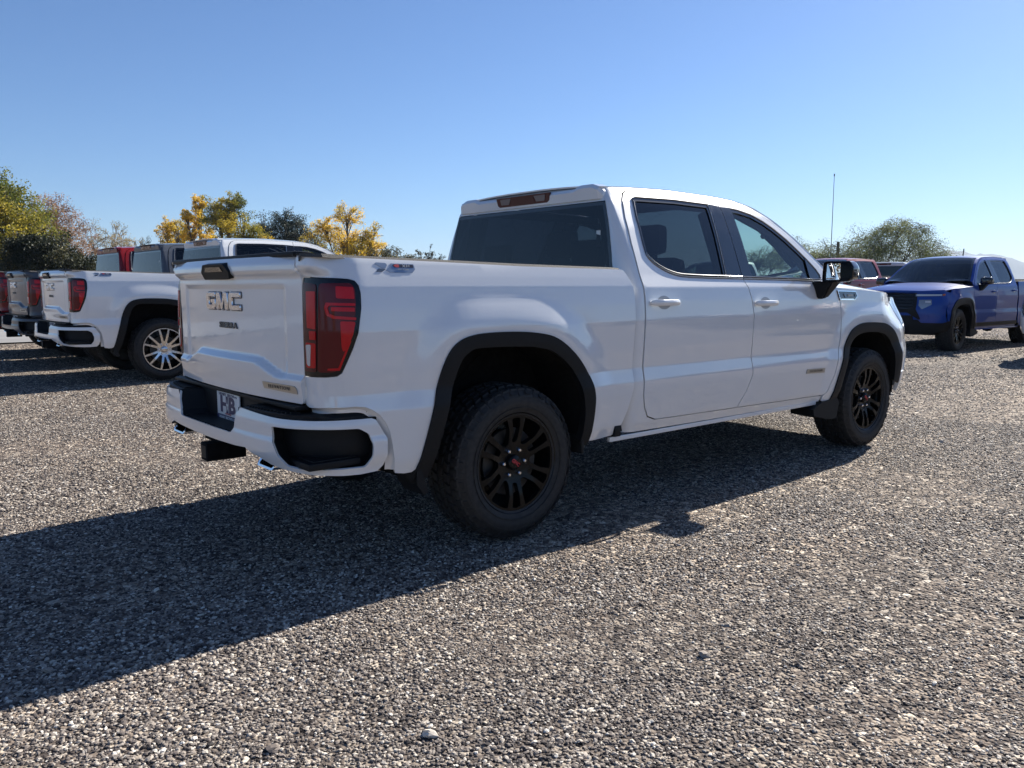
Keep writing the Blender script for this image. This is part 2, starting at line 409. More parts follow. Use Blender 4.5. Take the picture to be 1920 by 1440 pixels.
def S_gate(y,z):
    y=np.asarray(y,float);z=np.asarray(z,float);ay=np.abs(y)
    x=-1.081-.052*(1-(ay/.79)**2)
    x=x-.028*sm((z-1.352)/.03)+.020*sm((z-1.405)/.05)
    z0=1.000-.062*sm((ay-.36)/.27)
    x=x-.021*sm((z0-.012-z)/.032)+.012*sm((.925-z)/.11)
    rec=sm((.665-ay)/.045)*sm((1.325-z)/.028)*sm((z-z0+.048)/.036)
    x=x+.011*rec
    return x,y,z
# rear bumper outline, (y,x)
_BP=catmull([(0,-1.250),(.35,-1.246),(.62,-1.228),(.78,-1.195),(.89,-1.130),(.955,-1.04),(.985,-.94),(.995,-.84),(.997,-.74)],8)
_BT=arctab(_BP[:,::-1]) # (x,|y|)
def S_bump(u,z):
    u=np.asarray(u,float);z=np.asarray(z,float);a=np.abs(u);P,sa=_BT
    x=np.interp(a,sa,P[:,0]);y=np.interp(a,sa,P[:,1])
    nx=np.gradient(P[:,1],sa);ny=-np.gradient(P[:,0],sa)
    nnx=np.interp(a,sa,nx);nny=np.interp(a,sa,ny)
    o=-.03*sm((.585-z)/.10)-.012*sm((z-.70)/.07)+.008*sm((.66-z)/.03)
    X=x-o*nnx;Y=y+o*np.abs(nny)
    return X,np.sign(u)*Y,z
# ------------------------------------------------------------------ wheels
def wheel_geo(style, R=.405, W=.275, rr=.262):
    """wheel centred on its hub, outer face towards -y; returns dict of Geo"""
    G = {}; h = W/2
    t = Geo()
    prof = [(rr-.012, h-.01), (rr+.004, h-.004), (rr+.02, h+.004), (rr+.055, h+.012), (R-.055, h+.008), (R-.030, h-.006), (R-.014, h-.024), (R-.011, 0.)]
    prof = prof+[(a, -b) for a, b in prof[-2::-1]]
    t.lathe([(a, -b) for a, b in prof], 96)
    # tread blocks
    NB = 46
    rows = [(-.112, .040, .30, 0), (-.062, .036, -.45, .5), (-.014, .034, .55, .15), (.034, .034, -.55, .65), (.080, .036, .45, .35), (.118, .036, -.3, 0)]
    for yc, wd, sk, ph in rows:
        for i in range(NB):
            A = 2*math.pi*(i+ph)/NB; da = 2*math.pi/NB*.40; V = []
            edge = abs(yc) > .1
            for rad, q in ((R-.016, 1.0), (R+.0 - (.006 if edge else 0), .86)):
                for (sx, sy) in ((-1, -1), (1, -1), (1, 1), (-1, 1)):
                    yy = yc+sy*wd/2*q; AA = A+sx*da*q+sk*sy*.030; r2 = rad-(.010 if (edge and sy*yc > 0) else 0)
                    V.append((r2*math.cos(AA), yy, r2*math.sin(AA)))
            t.add(V, [[4, 5, 6, 7], [0, 1, 5, 4], [1, 2, 6, 5], [2, 3, 7, 6], [3, 0, 4, 7]])
    # shoulder lugs running down the outer and inner side walls
    for s in (-1, 1):
        for i in range(NB):
            A = 2*math.pi*(i+.2)/NB; da = 2*math.pi/NB*(.30 if i % 2 else .40); lo = R-.052 if i % 2 else R-.042; V = []
            for q, e in ((1, 0.), (.85, .006)):
                for (sx, rad, yy) in ((-1, lo, h+.006), (1, lo, h+.006), (1, R-.012, h-.024), (-1, R-.012, h-.024)):
                    AA = A+sx*da*q; V.append((rad*math.cos(AA), s*(yy+e), rad*math.sin(AA)))
            t.add(V, [[4, 5, 6, 7], [0, 1, 5, 4], [1, 2, 6, 5], [2, 3, 7, 6], [3, 0, 4, 7]])
    # raised rings and lettering bars on the side wall
    for rad in (rr+.03, R-.062): t.tube([(rad*math.cos(a), -(h+.009 if rad < .33 else h+.0085), rad*math.sin(a)) for a in np.linspace(0, 2*math.pi, 73)[:-1]], .0022, 5, closed=True)
    G['tyre'] = t
    # rim: dished face with openings, folded edges, and a barrel
    Rf = rr-.004
    def dish(a, b):
        r = np.hypot(a, b); return a, -h+.012+.030*sm((.20-r)/.16)-.0*r, b
    def pol(lst, th):
        return np.array([(r*math.cos(th+a), r*math.sin(th+a)) for r, a in lst])
    def cart(lst, th):  # (radial, tangential) metres
        c, s = math.cos(th), math.sin(th); return np.array([(r*c-q*s, r*s+q*c) for r, q in lst])
    holes = []
    circ = pol([(Rf, a) for a in np.linspace(0, 2*math.pi, 97)[:-1]], 0)
    for i in range(6):
        th = math.radians(90+60*i); k = Rf-.020
        if style == 'black':
            holes.append(rounded(cart([(.108, -.015), (k-.006, -.027), (k, 0), (k-.006, .027), (.108, .015)], th), [.012, .004, 0, .004, .012], 5))
            th2 = th+math.radians(30); half = .118
            A_ = [(k, .1), (k*.985, 0)];
            e = lambda r, q: (r, q)
            w0 = .055
            holes.append(rounded(cart([(.105, -.012), (.165, -.046), (k*math.cos(.262), -k*math.sin(.262)), (k*math.cos(.15), -k*math.sin(.15)), (k, 0), (k*math.cos(.15), k*math.sin(.15)), (k*math.cos(.262), k*math.sin(.262)), (.165, .046), (.105, .012)], th2), [.01, .02, .006, 0, 0, 0, .006, .02, .01], 4))
        else:
            holes.append(rounded(cart([(.105, -.006), (k, -.050), (k+.001, 0), (k, .050), (.105, .006)], th), [.004, .006, 0, .006, .004], 4))
            th2 = th+math.radians(30)
            holes.append(rounded(cart([(.092, -.014), (k*math.cos(.255), -k*math.sin(.255)), (k, 0), (k*math.cos(.255), k*math.sin(.255)), (.092, .014)], th2), [.008, .01, 0, .01, .008], 4))
    G['rim'] = panel(circ, dish, (0, -1, 0), .022, holes, depth=.030)
    b = Geo().lathe([(Rf-.002, -h+.010), (Rf+.006, -h+.002), (Rf+.010, -h+.008), (Rf-.004, -h+.03), (Rf-.02, -h+.09), (Rf-.02, h-.02)], 72)
    b.lathe([(.0, -h+.10), (.085, -h+.10), (.085, -h+.14), (Rf-.02, -h+.16)], 48)
    G['barrel'] = b
    G['brake_disc'] = Geo().lathe([(.06, -h+.07), (.175, -h+.07), (.178, -h+.078), (.175, -h+.095), (.06, -h+.095)], 48)
    c = Geo().lathe([(0, -.012), (.030, -.0115), (.038, -.006), (.041, .0), (.041, .03)], 32, c=(0, -h+.030, 0)); G['hub_cap'] = c
    nuts = []
    for i in range(6):
        A = math.radians(60*i+30-30); g = Geo().lathe([(0, -.018), (.007, -.0175), (.0105, -.013), (.0115, .0), (.0115, .03)], 6, c=(.070*math.cos(A), -h+.040, .070*math.sin(A)))
        nuts.append(g)
    G['lug_nut'] = nuts
    return G
WH = {}
def wheel_meshes(style):
    if style in WH: return WH[style]
    R, rr = (.405, .262) if style == 'black' else (.412, .292)
    g = wheel_geo(style, R, .275, rr); g['tread'] = None
    d = {k: (v.mesh(k) if isinstance(v, Geo) else [n.mesh('lug_nut', 30) for n in v]) for k, v in g.items() if v is not None}
    WH[style] = d; return d
def add_wheel(parent, x, y, side, style, R=.405, steer=0, sc=1):
    d = wheel_meshes(style); e = empty('wheel', (x, y, R), (0 if side < 0 else math.pi)+steer); e.parent = parent; e.scale = (sc, sc, sc)
    e.rotation_euler = (0, 0, (0 if side < 0 else math.pi)+steer)
    rimm = M['rim_black'] if style == 'black' else M['silver']
    for n, m in (('tyre', M['rubber']), ('rim', rimm), ('barrel', M['rim_black']), ('brake_disc', M['disc']), ('hub_cap', M['rim_black'] if style == 'black' else M['silver'])):
        link(n, d[n], m, e)
    for n in d['lug_nut']: link('lug_nut', n, M['nut'], e)
    if style == 'black' and side < 0:
        g = put_text('GMC', .026, lambda a, b, hh: (a*.8+b*.6, -.1375+.018-hh, -a*.6+b*.8), .002, offset=.0012); g.obj('cap_lettering', M['ink_red'], e)
    return e

# ------------------------------------------------------------------ pickup truck
SEAM = float(-.88-_RC[1][79])
OS, OB, OT = (0, -1, .25), (-1, 0, .2), (0, 0, 1)
RWZ = [.762, .842, 1.115, 1.306]
def both(g, name, m, parent, fn=None):
    """right-hand piece and its mirror twin"""
    a = g.obj(name, m, parent); b = g.mirrored().obj(name, m, parent); return a, b
TL = [(SEAM, .921), (-1.147, .921), (-1.069, .923), (-1.018, .928), (-.997, .943), (-.976, .987), (-.949, 1.047), (-.925, 1.113), (-.904, 1.221), (-.901, 1.284), (-.907, 1.317), (-.922, 1.337), (-.952, 1.345), (-1.0, 1.348), (-1.096, 1.351), (SEAM, 1.354)]
DOOR_FRONT = [(2.99, .497), (3.03, .515), (3.10, .652), (3.156, .868), (3.182, 1.056), (3.166, 1.18), (3.128, 1.268), (3.098, 1.318)]
DOOR_SPLIT = [(1.904, .512), (1.992, .624), (2.040, .724), (2.028, .844), (2.030, .98), (2.032, 1.116), (2.012, 1.228), (1.985, 1.30), (1.957, 1.352), (1.953, 1.375), (1.986, 1.837), (1.995, 1.896)]
REAR_DOOR_EDGE = [(1.25, .520), (1.07, .524), (1.0, .548), (.966, .604), (.947, .68), (.946, .756), (.944, .852), (.944, .932), (.948, 1.112), (.952, 1.24), (.951, 1.39), (.960, 1.558), (.981, 1.717), (1.013, 1.82), (1.051, 1.864), (1.103, 1.887), (1.157, 1.893), (1.35, 1.898), (1.559, 1.902), (1.80, 1.900)]
DOOR_TOP_F = [(2.00, 1.896), (2.148, 1.884), (2.26, 1.866), (2.372, 1.834), (2.48, 1.792), (2.58, 1.743), (2.68, 1.682), (2.779, 1.612), (2.88, 1.535), (2.982, 1.450), (3.05, 1.385)]
WIN_R = [(1.055, 1.509), (1.064, 1.615), (1.078, 1.716), (1.108, 1.827), (1.122, 1.845), (1.147, 1.852), (1.525, 1.860), (1.875, 1.853), (1.790, 1.362), (1.60, 1.362), (1.42, 1.366), (1.319, 1.371), (1.25, 1.383), (1.186, 1.402), (1.12, 1.433), (1.081, 1.462), (1.062, 1.485)]
WIN_F = [(2.100, 1.842), (2.20, 1.834), (2.33, 1.810), (2.457, 1.765), (2.55, 1.718), (2.66, 1.648), (2.77, 1.568), (2.87, 1.487), (2.93, 1.432), (2.958, 1.390), (2.948, 1.358), (2.915, 1.345), (2.775, 1.345), (2.46, 1.350), (2.062, 1.356)]
def inset(poly, d): return shrink(poly, d)
def strip(pts, S, off, r, closed=False, n=6):
    P = np.array(pts, float); x, y, z = S(P[:, 0], P[:, 1]); e = .002
    return [(a, b, c) for a, b, c in zip(np.broadcast_to(x, len(P)), np.broadcast_to(y, len(P))-off, np.broadcast_to(z, len(P)))]
def surf_shift(S, d):   # same surface moved outwards (towards -y) by d
    def f(a, b):
        x, y, z = S(a, b); return x, y-d, z
    return f
def build_truck(root, P, sc=(1, 1, 1), variant='pickup'):
    """every mesh of the truck is built in local axes: +x ahead, rear axle at x = 0, ground at z = 0"""
    sx = Geo.scaled
    def two(name, m, g):
        g = g.scaled(sc) if sc != (1, 1, 1) else g; both(g, name, m, root)
    def one(name, m, g, parent=None, smooth=40):
        g = g.scaled(sc) if sc != (1, 1, 1) else g; return g.obj(name, m, parent or root, smooth)
    main = variant == 'pickup'
    res = .03 if main else .045
    # --- bed side
    arch = ARCH_R[::-1]
    bed = [(SEAM, .795), (-1.177, .785), (-1.05, .792), (-.946, .795), (-.90, .790), (-.868, .776), (-.83, .748), (-.80, .712), (-.776, .665), (-.762, .60), (-.753, .54), (-.750, .486), (-.745, .470), (-.70, .462), (-.66, .462)]
    bed += [tuple(p) for p in ARCH_R if p[1] > .465]
    bed += [(.506, .462), (.60, .462), (.70, .464), (.735, .478), (.776, .531), (.81, .60), (.833, .669), (.850, .735), (.852, .765), (.846, .83), (.845, .92), (.850, 1.02), (.857, 1.13), (.860, 1.20), (.858, 1.27), (.854, 1.308), (.835, 1.345), (.800, 1.398), (.785, 1.404), (.04, 1.412), (-.53, 1.427), (-.95, 1.436), (SEAM, 1.445)]
    bed += [(SEAM, 1.356)]+[(a, b) for a, b in TL[::-1]][1:-1]+[(SEAM, .919)]
    two('bed_side', P, panel(bed, S_bed, lambda a, b: np.where((a > -1.0)[:, None], np.array(OS), np.array((-1, -.4, 0))), res, rows=RWZ+[1.36]))
    fl = [(SEAM, .795), (-1.177, .785), (-1.05, .792), (-.946, .795), (-.90, .790), (-.868, .776), (-.83, .748), (-.80, .712), (-.776, .665), (-.762, .60), (-.753, .54), (-.750, .486)]
    fl = catmull(fl, 3); a0 = np.stack(S_bed(fl[:, 0], fl[:, 1]), -1); d1 = np.array([(-.008, -.028) if z_ > .78 else ((-.024, -.020) if z_ > .66 else (-.030, 0)) for u_, z_ in fl])
    q = fl+d1; a1 = np.stack(S_bed(np.maximum(q[:, 0], SEAM), q[:, 1]), -1); inw = np.array([(.028, .0, 0) if u_ < -1.07 else ((.02, .02, 0) if u_ < -.95 else (.0, .030, 0)) for u_, _ in fl]); a1 = a1+inw
    n = len(fl); g = Geo(); bm = bmesh.new(); va = [bm.verts.new(p) for p in a0+inw*.1]; vb = [bm.verts.new(p) for p in a0*.5+a1*.5+inw*.35]; vc = [bm.verts.new(p) for p in a1]
    for r_, s_ in ((va, vb), (vb, vc)):
        for i in range(n-1): bm.faces.new([r_[i], r_[i+1], s_[i+1], s_[i]])
    two('bed_flange', P, g.bm(bm))
    # --- off road badge on both bed sides
    if main:
        qx = lambda p: [(-.813+(a-200)*.000146, 1.417-(b-240)*.000118) for a, b in p]
        for mir in (0, 1):
            fx_ = (lambda q: q.mirrored()) if mir else (lambda q: q)
            bd_ = one('off_road_badge', M['badge_blue'], fx_(panel(rounded(qx([(560, 520), (720, 400), (770, 270), (1590, 285), (1625, 480), (1500, 618), (700, 612)]), .002), S_bed, OS, .03, depth=.002, off=.0015)))
            one('badge_stroke', M['badge_blue'], fx_(panel(rounded(qx([(200, 290), (260, 240), (590, 258), (640, 335), (560, 460), (420, 440)]), .002), S_bed, OS, .03, depth=.002, off=.0015)), bd_)
            one('badge_stroke', M['satin'], fx_(panel(rounded(qx([(330, 462), (575, 478), (430, 594), (205, 585)]), .002), S_bed, OS, .03, depth=.002, off=.0015)), bd_)
            one('badge_field', M['badge_dark'], fx_(panel(rounded(qx([(860, 300), (1560, 310), (1570, 425), (900, 420), (820, 350)]), .001), S_bed, OS, .03, depth=.001, off=.0022)), bd_)
            one('badge_flash', M['ink_red'], fx_(panel(rounded(qx([(850, 350), (940, 300), (1040, 302), (1060, 360), (1030, 418), (930, 415)]), .001), S_bed, OS, .03, depth=.001, off=.0028)), bd_)
            if not mir:
                yb = lambda z_: -float(S_bed(-.7, z_)[1])
                one('badge_lettering', M['plate'], put_text('X31', .0185, lambda a, b, hh: (-.652+a*1.35, -yb(1.4028)-.0030-hh, 1.4025+b), .0008, offset=.0004), bd_)
                one('badge_lettering', M['plate'], put_text('OFF ROAD', .0085, lambda a, b, hh: (-.668+a*1.4, -yb(1.388)-.0028-hh, 1.3885+b), .0006), bd_)
    # --- tail lights
    out = lambda a, b: np.where((a > -1.0)[:, None], np.array((0, -1, 0)), np.array((-1, -.4, 0)))
    S_l = S_bed
    side = []
    for mir in (0, 1):
        e = empty('tail_light'); e.parent = root
        def part(name, m, poly, off, depth=.006, rs=.025):
            g = panel(poly, S_l, out, rs, depth=depth, off=off)
            if mir: g = g.mirrored()
            g = g.scaled(sc) if sc != (1, 1, 1) else g
            g.obj(name, m, e)
        part('housing', M['lamp_frame'], shrink(rounded(TL, .012), .003), .004, .03)
        part('deep_lens', M['lamp_deep'], rounded([(-1.108, .945), (-1.02, .948), (-.975, 1.06), (-.945, 1.14), (-.932, 1.22), (-.930, 1.30), (-.945, 1.325), (-1.09, 1.325)], .02), .0075)
        part('inner_lens', M['lamp_maroon'], rounded([(SEAM+.010, .945), (-1.116, .945), (-1.106, 1.15), (-1.106, 1.322), (SEAM+.010, 1.330)], .012), .0072)
        part('upper_lens', M['lamp_red'], rounded([(-1.012, 1.262), (-.936, 1.258), (-.938, 1.308), (-1.012, 1.312)], .006), .011)
        part('hook_lens', M['lamp_red'], rounded([(-1.056, 1.244), (-.935, 1.240), (-.935, 1.229), (-1.043, 1.232), (-1.050, 1.222), (-1.043, 1.198), (-1.020, 1.188), (-.934, 1.180), (-.935, 1.168), (-1.028, 1.176), (-1.055, 1.190), (-1.064, 1.222)], .004), .012, rs=.012)
        part('bar_lens', M['lamp_red'], rounded([(-1.035, 1.225), (-.938, 1.222), (-.938, 1.205), (-1.035, 1.208)], .003), .010)
        part('side_lens', M['lamp_red'], rounded([(-1.000, 1.165), (-.938, 1.162), (-.950, 1.11), (-.975, 1.045), (-.992, 1.035), (-.998, 1.06)], .008), .011)
        part('low_lens', M['lamp_red'], rounded([(-.958, 1.082), (-.966, 1.082), (-1.012, .966), (-1.055, .964), (-1.058, .956), (-1.006, .955)], .003), .012, rs=.012)
        part('inner_red_lens', M['lamp_red'], rounded([(SEAM+.045, 1.135), (-1.112, 1.13), (-1.110, 1.292), (SEAM+.038, 1.292)], .006), .010)
        part('signal_lens', M['lamp_red'], rounded([(SEAM+.062, 1.085), (-1.112, 1.085), (-1.112, 1.122), (SEAM+.060, 1.122)], .004), .0115)
        part('reverse_surround', M['lamp_red'], rounded([(SEAM+.030, .962), (-1.118, .962), (-1.114, 1.07), (SEAM+.030, 1.072)], .010), .009)
        part('reverse_lens', M['lamp_white'], rounded([(SEAM+.038, .975), (-1.150, .968), (-1.140, 1.064), (SEAM+.034, 1.062)], .008), .0115)
    # --- tailgate
    gate = rounded([(-.787, .797), (.787, .797), (.792, .92), (.792, 1.34), (.785, 1.40), (.785, 1.447), (-.785, 1.447), (-.785, 1.40), (-.792, 1.34), (-.792, .92)], [.012, .012, 0, .02, .02, .012, .012, .02, .02, 0])
    tg = one('tailgate', P, panel(gate, S_gate, OB, .0115 if main else .03, depth=.045, rows=[1.40, 1.36, 1.325, 1.30]))
    hd = rounded([(.135, 1.421), (-.135, 1.421), (-.185, 1.384), (-.165, 1.347), (.165, 1.347), (.185, 1.384)], .008)
    one('tailgate_handle', M['plastic'], panel(hd, lambda a, b: (-1.180+.012*(1-(a/.2)**2)*0+.0*a+.02*(1.421-b)/.07, a, b), OB, .03, depth=.05), tg)
    one('handle_grip', M['gloss_black'], panel(rounded([(.10, 1.408), (-.10, 1.408), (-.12, 1.385), (.12, 1.385)], .006), lambda a, b: (-1.184+.02*(1.421-b)/.07+0*a, a, b), OB, .03, depth=.01), tg)
    gx = lambda y, z: float(S_gate(np.array([y]), np.array([z]))[0][0])
    if main:
        # emblem letters drawn as outlines: (a to the right, b up)
        def emblem(polys, m, name, a0, b0, sc_, th, back=0):
            for poly in polys:
                g = Geo(); top = shrink(rounded(poly, .06, 2), .035)*sc_; bot = rounded(poly, .06, 2)*sc_; n = len(top)
                pos = lambda q, h: [(gx(-(q_[0]+a0), b0+q_[1])-back-h, -(q_[0]+a0), b0+q_[1]) for q_ in q]
                g.add(pos(bot, 0)+pos(bot, th*.6)+pos(top, th), [list(range(2*n, 3*n))]+[[i, (i+1) % n, (i+1) % n+n, i+n] for i in range(n)]+[[i+n, (i+1) % n+n, (i+1) % n+2*n, i+2*n] for i in range(n)])
                bm = bmesh.new(); me = g.mesh('t', 0); bm.from_mesh(me); gg = Geo().bm(bm); one(name, m, gg, tg, 25)
        Gp = [(0, .15), (.15, 0), (1.45, 0), (1.55, .1), (1.55, .62), (.78, .62), (.78, .36), (1.05, .36), (1.05, .30), (.50, .30), (.50, .72), (1.55, .72), (1.55, 1.0), (.2, 1.0), (0, .85)]
        Mp = [(0, 0), (.42, 0), (.46, .55), (.72, 0), (1.02, 0), (1.30, .55), (1.34, 0), (1.78, 0), (1.74, 1.0), (1.18, 1.0), (.90, .42), (.62, 1.0), (.05, 1.0)]
        Cp = [(0, .15), (.15, 0), (1.55, 0), (1.55, .30), (.48, .30), (.48, .70), (1.55, .70), (1.55, 1.0), (.15, 1.0), (0, .85)]
        k = .088
        off3 = lambda p, dx: [(a+dx, b) for a, b in p]
        xs = [-2.78, -1.06, .88]
        for p, dx in zip((Gp, Mp, Cp), xs):
            emblem([off3(p, dx)], M['emblem'], 'emblem_letter', .0, 1.197, k*1.0, .012)
            q = shrink(rounded(off3(p, dx), .05, 2), -.045)
            emblem([q], M['lettering'], 'emblem_backing', .0, 1.197, k*1.0, .004)
        for w_, y0, z0, h_ in (('SIERRA', -.038, 1.119, .036),):
            g = put_text(w_, .040, lambda a, b, hh: (gx(y0-a*1.62, z0)-hh, y0-a*1.62, z0+b*1.0), .006, offset=.0012, space=1.18); one('model_lettering', M['lettering'], g, tg)
    bd = rounded([(-.465, .843), (-.755, .838), (-.752, .862), (-.738, .873), (-.458, .875)], .004)
    one('trim_badge', M['brushed'], panel(bd, lambda a, b: (S_gate(a, b)[0]-.004, a, b), OB, .03, depth=.006), tg)
    if main:
        g = put_text('ELEVATION', .023, lambda a, b, hh: (gx(-.607-a*1.30, .857)-.006-hh, -.607-a*1.30, .8575+b), .0015, space=1.25); one('badge_lettering', M['lettering'], g, tg)
    one('tailgate_cap', M['plastic'], Geo().box(-1.118, -1.03, -.795, .795, 1.440, 1.464, .009), tg)
    one('tailgate_inner', M['liner'], Geo().box(-1.055, -1.03, -.775, .775, .80, 1.444, .004), tg)
    # --- bed inside
    one('bed_floor', M['liner'], Geo().box(-1.03, .77, -.60, .60, .80, .845))
    wh = Geo()
    for s_ in (-1, 1):
        for (xa_, xb_, za_, zb_) in ((-1.03, -.60, .80, .845), (.47, .77, .80, .845), (-.62, .48, 1.045, 1.075), (-.62, -.60, .80, 1.06), (.46, .48, .80, 1.06)): wh.box(xa_, xb_, min(s_*.58, s_*.83), max(s_*.58, s_*.83), za_, zb_)
        wh.box(-.62, .48, min(s_*.57, s_*.60), max(s_*.57, s_*.60), .80, 1.06)
    one('wheelhouse', M['liner'], wh)['kind'] = 'stuff'
    one('bed_front_wall', M['liner'], Geo().box(.745, .775, -.84, .84, .86, 1.385, .004))
    rc = Geo()
    for k_ in range(1):
        pts = [(-1.108, -.905, 1.450), (-1.05, -.905, 1.447), (-.95, -.90, 1.443), (-.5, -.895, 1.434), (.04, -.895, 1.421), (.72, -.895, 1.412), (.775, -.895, 1.409)]
        V = []; 
        for x_, y_, z_ in pts:
            yo = -float(HB(z_-.010))+.006 if x_ > -1.06 else (-.90 if x_ > -1.09 else -.85)
            V += [(x_, yo, z_-.012), (x_, yo+.012, z_+.004), (x_, -.84, z_+.006), (x_, -.825, z_-.012), (x_, -.825, z_-.030)]
        F = [[i*5+j, i*5+j+1, (i+1)*5+j+1, (i+1)*5+j] for i in range(len(pts)-1) for j in range(4)]+[[0, 1, 2, 3, 4], [34, 33, 32, 31, 30]]
        bm = bmesh.new(); vs = [bm.verts.new(v) for v in V]; [bm.faces.new([vs[i] for i in f]) for f in F]; rc.bm(bm)
    two('bed_rail_cap', M['liner'], rc)
    two('bed_inner_wall', M['liner'], Geo().box(-1.04, .76, -.822, -.802, 1.12, 1.40))
    # --- rear bumper
    up = [(-1.225, .728), (-1.205, .736), (-.96, .738), (-.774, .741), (-.60, .748), (-.42, .757), (-.405, .750), (-.372, .655), (-.352, .634), (-.33, .629)]
    lo_ = [(.33, .629), (.352, .634), (.372, .655), (.405, .750), (.42, .757), (.60, .748), (.774, .741), (.96, .738), (1.205, .736), (1.225, .728)]
    sd = [(1.262, .665), (1.276, .64), (1.275, .56), (1.262, .515), (1.236, .492), (1.152, .487), (1.071, .489), (.93, .498), (.807, .512), (.700, .528), (.62, .552), (.545, .566), (.50, .582), (.40, .576), (.147, .570)]
    bp = up+lo_+sd+[(-a, b) for a, b in sd[::-1]]+[(-1.262, .665)]
    pocket = rounded([(-.722, .704), (-.942, .702), (-1.143, .696), (-1.190, .668), (-1.207, .614), (-1.203, .560), (-1.175, .518), (-1.017, .520), (-.876, .524), (-.807, .532), (-.762, .586), (-.733, .64)], .012)
    pl = pocket*[-1, 1]
    ob = lambda a, b: np.stack([-np.ones_like(a), np.sign(a)*np.clip((np.abs(a)-.75)*4, 0, 3), 0*a], -1)
    bumper = one('rear_bumper', P, panel(bp, S_bump, ob, .025 if main else .04, [pocket, pl], rows=[.70, .66], depth=.010))
    def Sin(a, b):   # pocket back wall, set in
        x, y, z = S_bump(a, b); return x+.075*np.cos(np.clip((np.abs(a)-.75)/.35, 0, 1)*1.2), y*.93, z
    for q in (pocket, pl): one('corner_step', M['plastic'], panel(shrink(q, -.012), Sin, ob, .05, depth=.0), bumper)
    for s_ in (-1, 1):
        one('step_ledge', M['plastic'], Geo().box(-1.150, -.90, min(s_*.74, s_*.950), max(s_*.74, s_*.950), .528, .560, .008).box(-1.120, -.93, min(s_*.76, s_*.93), max(s_*.76, s_*.93), .558, .566, .003), bumper)
    # folded inner lips of the corner pockets
    for s_ in (-1, 1):
        g = Geo(); q = resample(pocket, .03); x, y, z = S_bump(q[:, 0], q[:, 1]); x2, y2, z2 = Sin(q[:, 0], q[:, 1]); n = len(q)
        g.add(np.concatenate([np.stack([x+.002, y, z], -1), np.stack([x2, y2, z2], -1)]), [[i, (i+1) % n, (i+1) % n+n, i+n] for i in range(n)])
        if s_ > 0: g = g.mirrored()
        one('pocket_lip', M['plastic'], g, bumper, 60)
    # licence plate recess
    g = Geo(); rec = [(.42, .757), (.372, .655), (.34, .630), (-.34, .630), (-.372, .655), (-.42, .757)]
    fr = [(-1.238, a, b) for a, b in rec]; bk = [(-1.115, a*.9, b+.003) for a, b in rec]; n = 6
    g.add(fr+bk, [[i, i+1, i+1+n, i+n] for i in range(n-1)]+[[6, 7, 8, 9, 10, 11]])
    one('plate_recess', M['plastic'], g, bumper, 20)
    one('recess_back', M['plastic'], Geo().box(-1.112, -1.095, -.42, .42, .62, .80), bumper)
    # step pads with ribs
    for s_ in (-1, 1):
        g = Geo()
        us = np.linspace(.44, 1.222, 26); ox, oy, _ = S_bump(us, us*0+.74)
        poly = [(x_+.012, y_-.006) for x_, y_ in zip(ox, oy)]+[(-.80, .90), (-.88, .87), (-1.02, .83), (-1.075, .76), (-1.10, .42)]
        g = panel(np.array(poly), lambda a, b: (a, b, .7585-.018*sm((b-.86)/.1)-.02*sm((-1.20-a)/.04)*0), OT, .04, depth=.03)
        for k_ in range(13):
            y_ = .455+k_*.0275; xo = float(np.interp(y_, oy[:18], ox[:18]))
            g.box(xo+.035, -1.105, y_-.005, y_+.005, .757, .7655)
        if s_ < 0: g = g.mirrored()
        one('step_pad', M['plastic'], g, bumper)
    one('center_pad', M['plastic'], Geo().box(-1.135, -1.07, -.80, .80, .772, .790, .004), bumper)
    if main:
        pt = one('license_plate', M['plate'], Geo().box(-1.128, -1.122, -.152, .152, .628, .780, .001))
        pz = lambda cy, cz, k=1: (lambda a, b, hh: (-1.1285-hh, cy-a*k, cz+b))
        one('plate_frame', M['navy'], Geo().box(-1.1295, -1.1275, -.154, .154, .626, .652), pt)
        for w_, sz, cy, cz, m_, o_, k_ in (('HB', .112, .006, .704, M['navy'], .009, 1.4), ('HENRY BROWN', .022, 0, .759, M['navy'], 0, 1.5), ('CERTIFIED', .012, 0, .6605, M['ink_red'], 0, 1.5), ('HENRY BROWN GMC', .020, 0, .639, M['plate'], 0, 1.25)):
            g = put_text(w_, sz, (lambda cy, cz, k_, dx: (lambda a, b, hh: (-1.1288-dx-hh, cy-a*k_, cz+b)))(cy, cz, k_, .001 if w_ == 'HENRY BROWN GMC' else 0), .001, offset=o_*.5); one('plate_lettering', m_, g, pt)
        st = [(.015*math.sin(a)*(1 if i % 2 == 0 else .40), .034*math.cos(a)*(1 if i % 2 == 0 else .40)) for i, a in enumerate(np.linspace(0, 2*math.pi, 11)[:-1])]
        g = Geo().extrude(st, lambda a, b: (-1.1305, a+.006, .703+b), (-.001, 0, 0), 0); one('plate_star', M['plate'], g, pt)
        one('registration_sticker', M['sticker'], Geo().box(-1.1300, -1.1285, -.150, -.085, .762, .782), pt)
    # hitch, exhausts, underbody
    h = Geo(); h.box(-1.262, -1.06, -.046, .046, .438, .530, .006)
    one('hitch_receiver', M['dark'], h); one('hitch_socket', M['plastic'], Geo().box(-1.2635, -1.2600, -.030, .030, .454, .514))
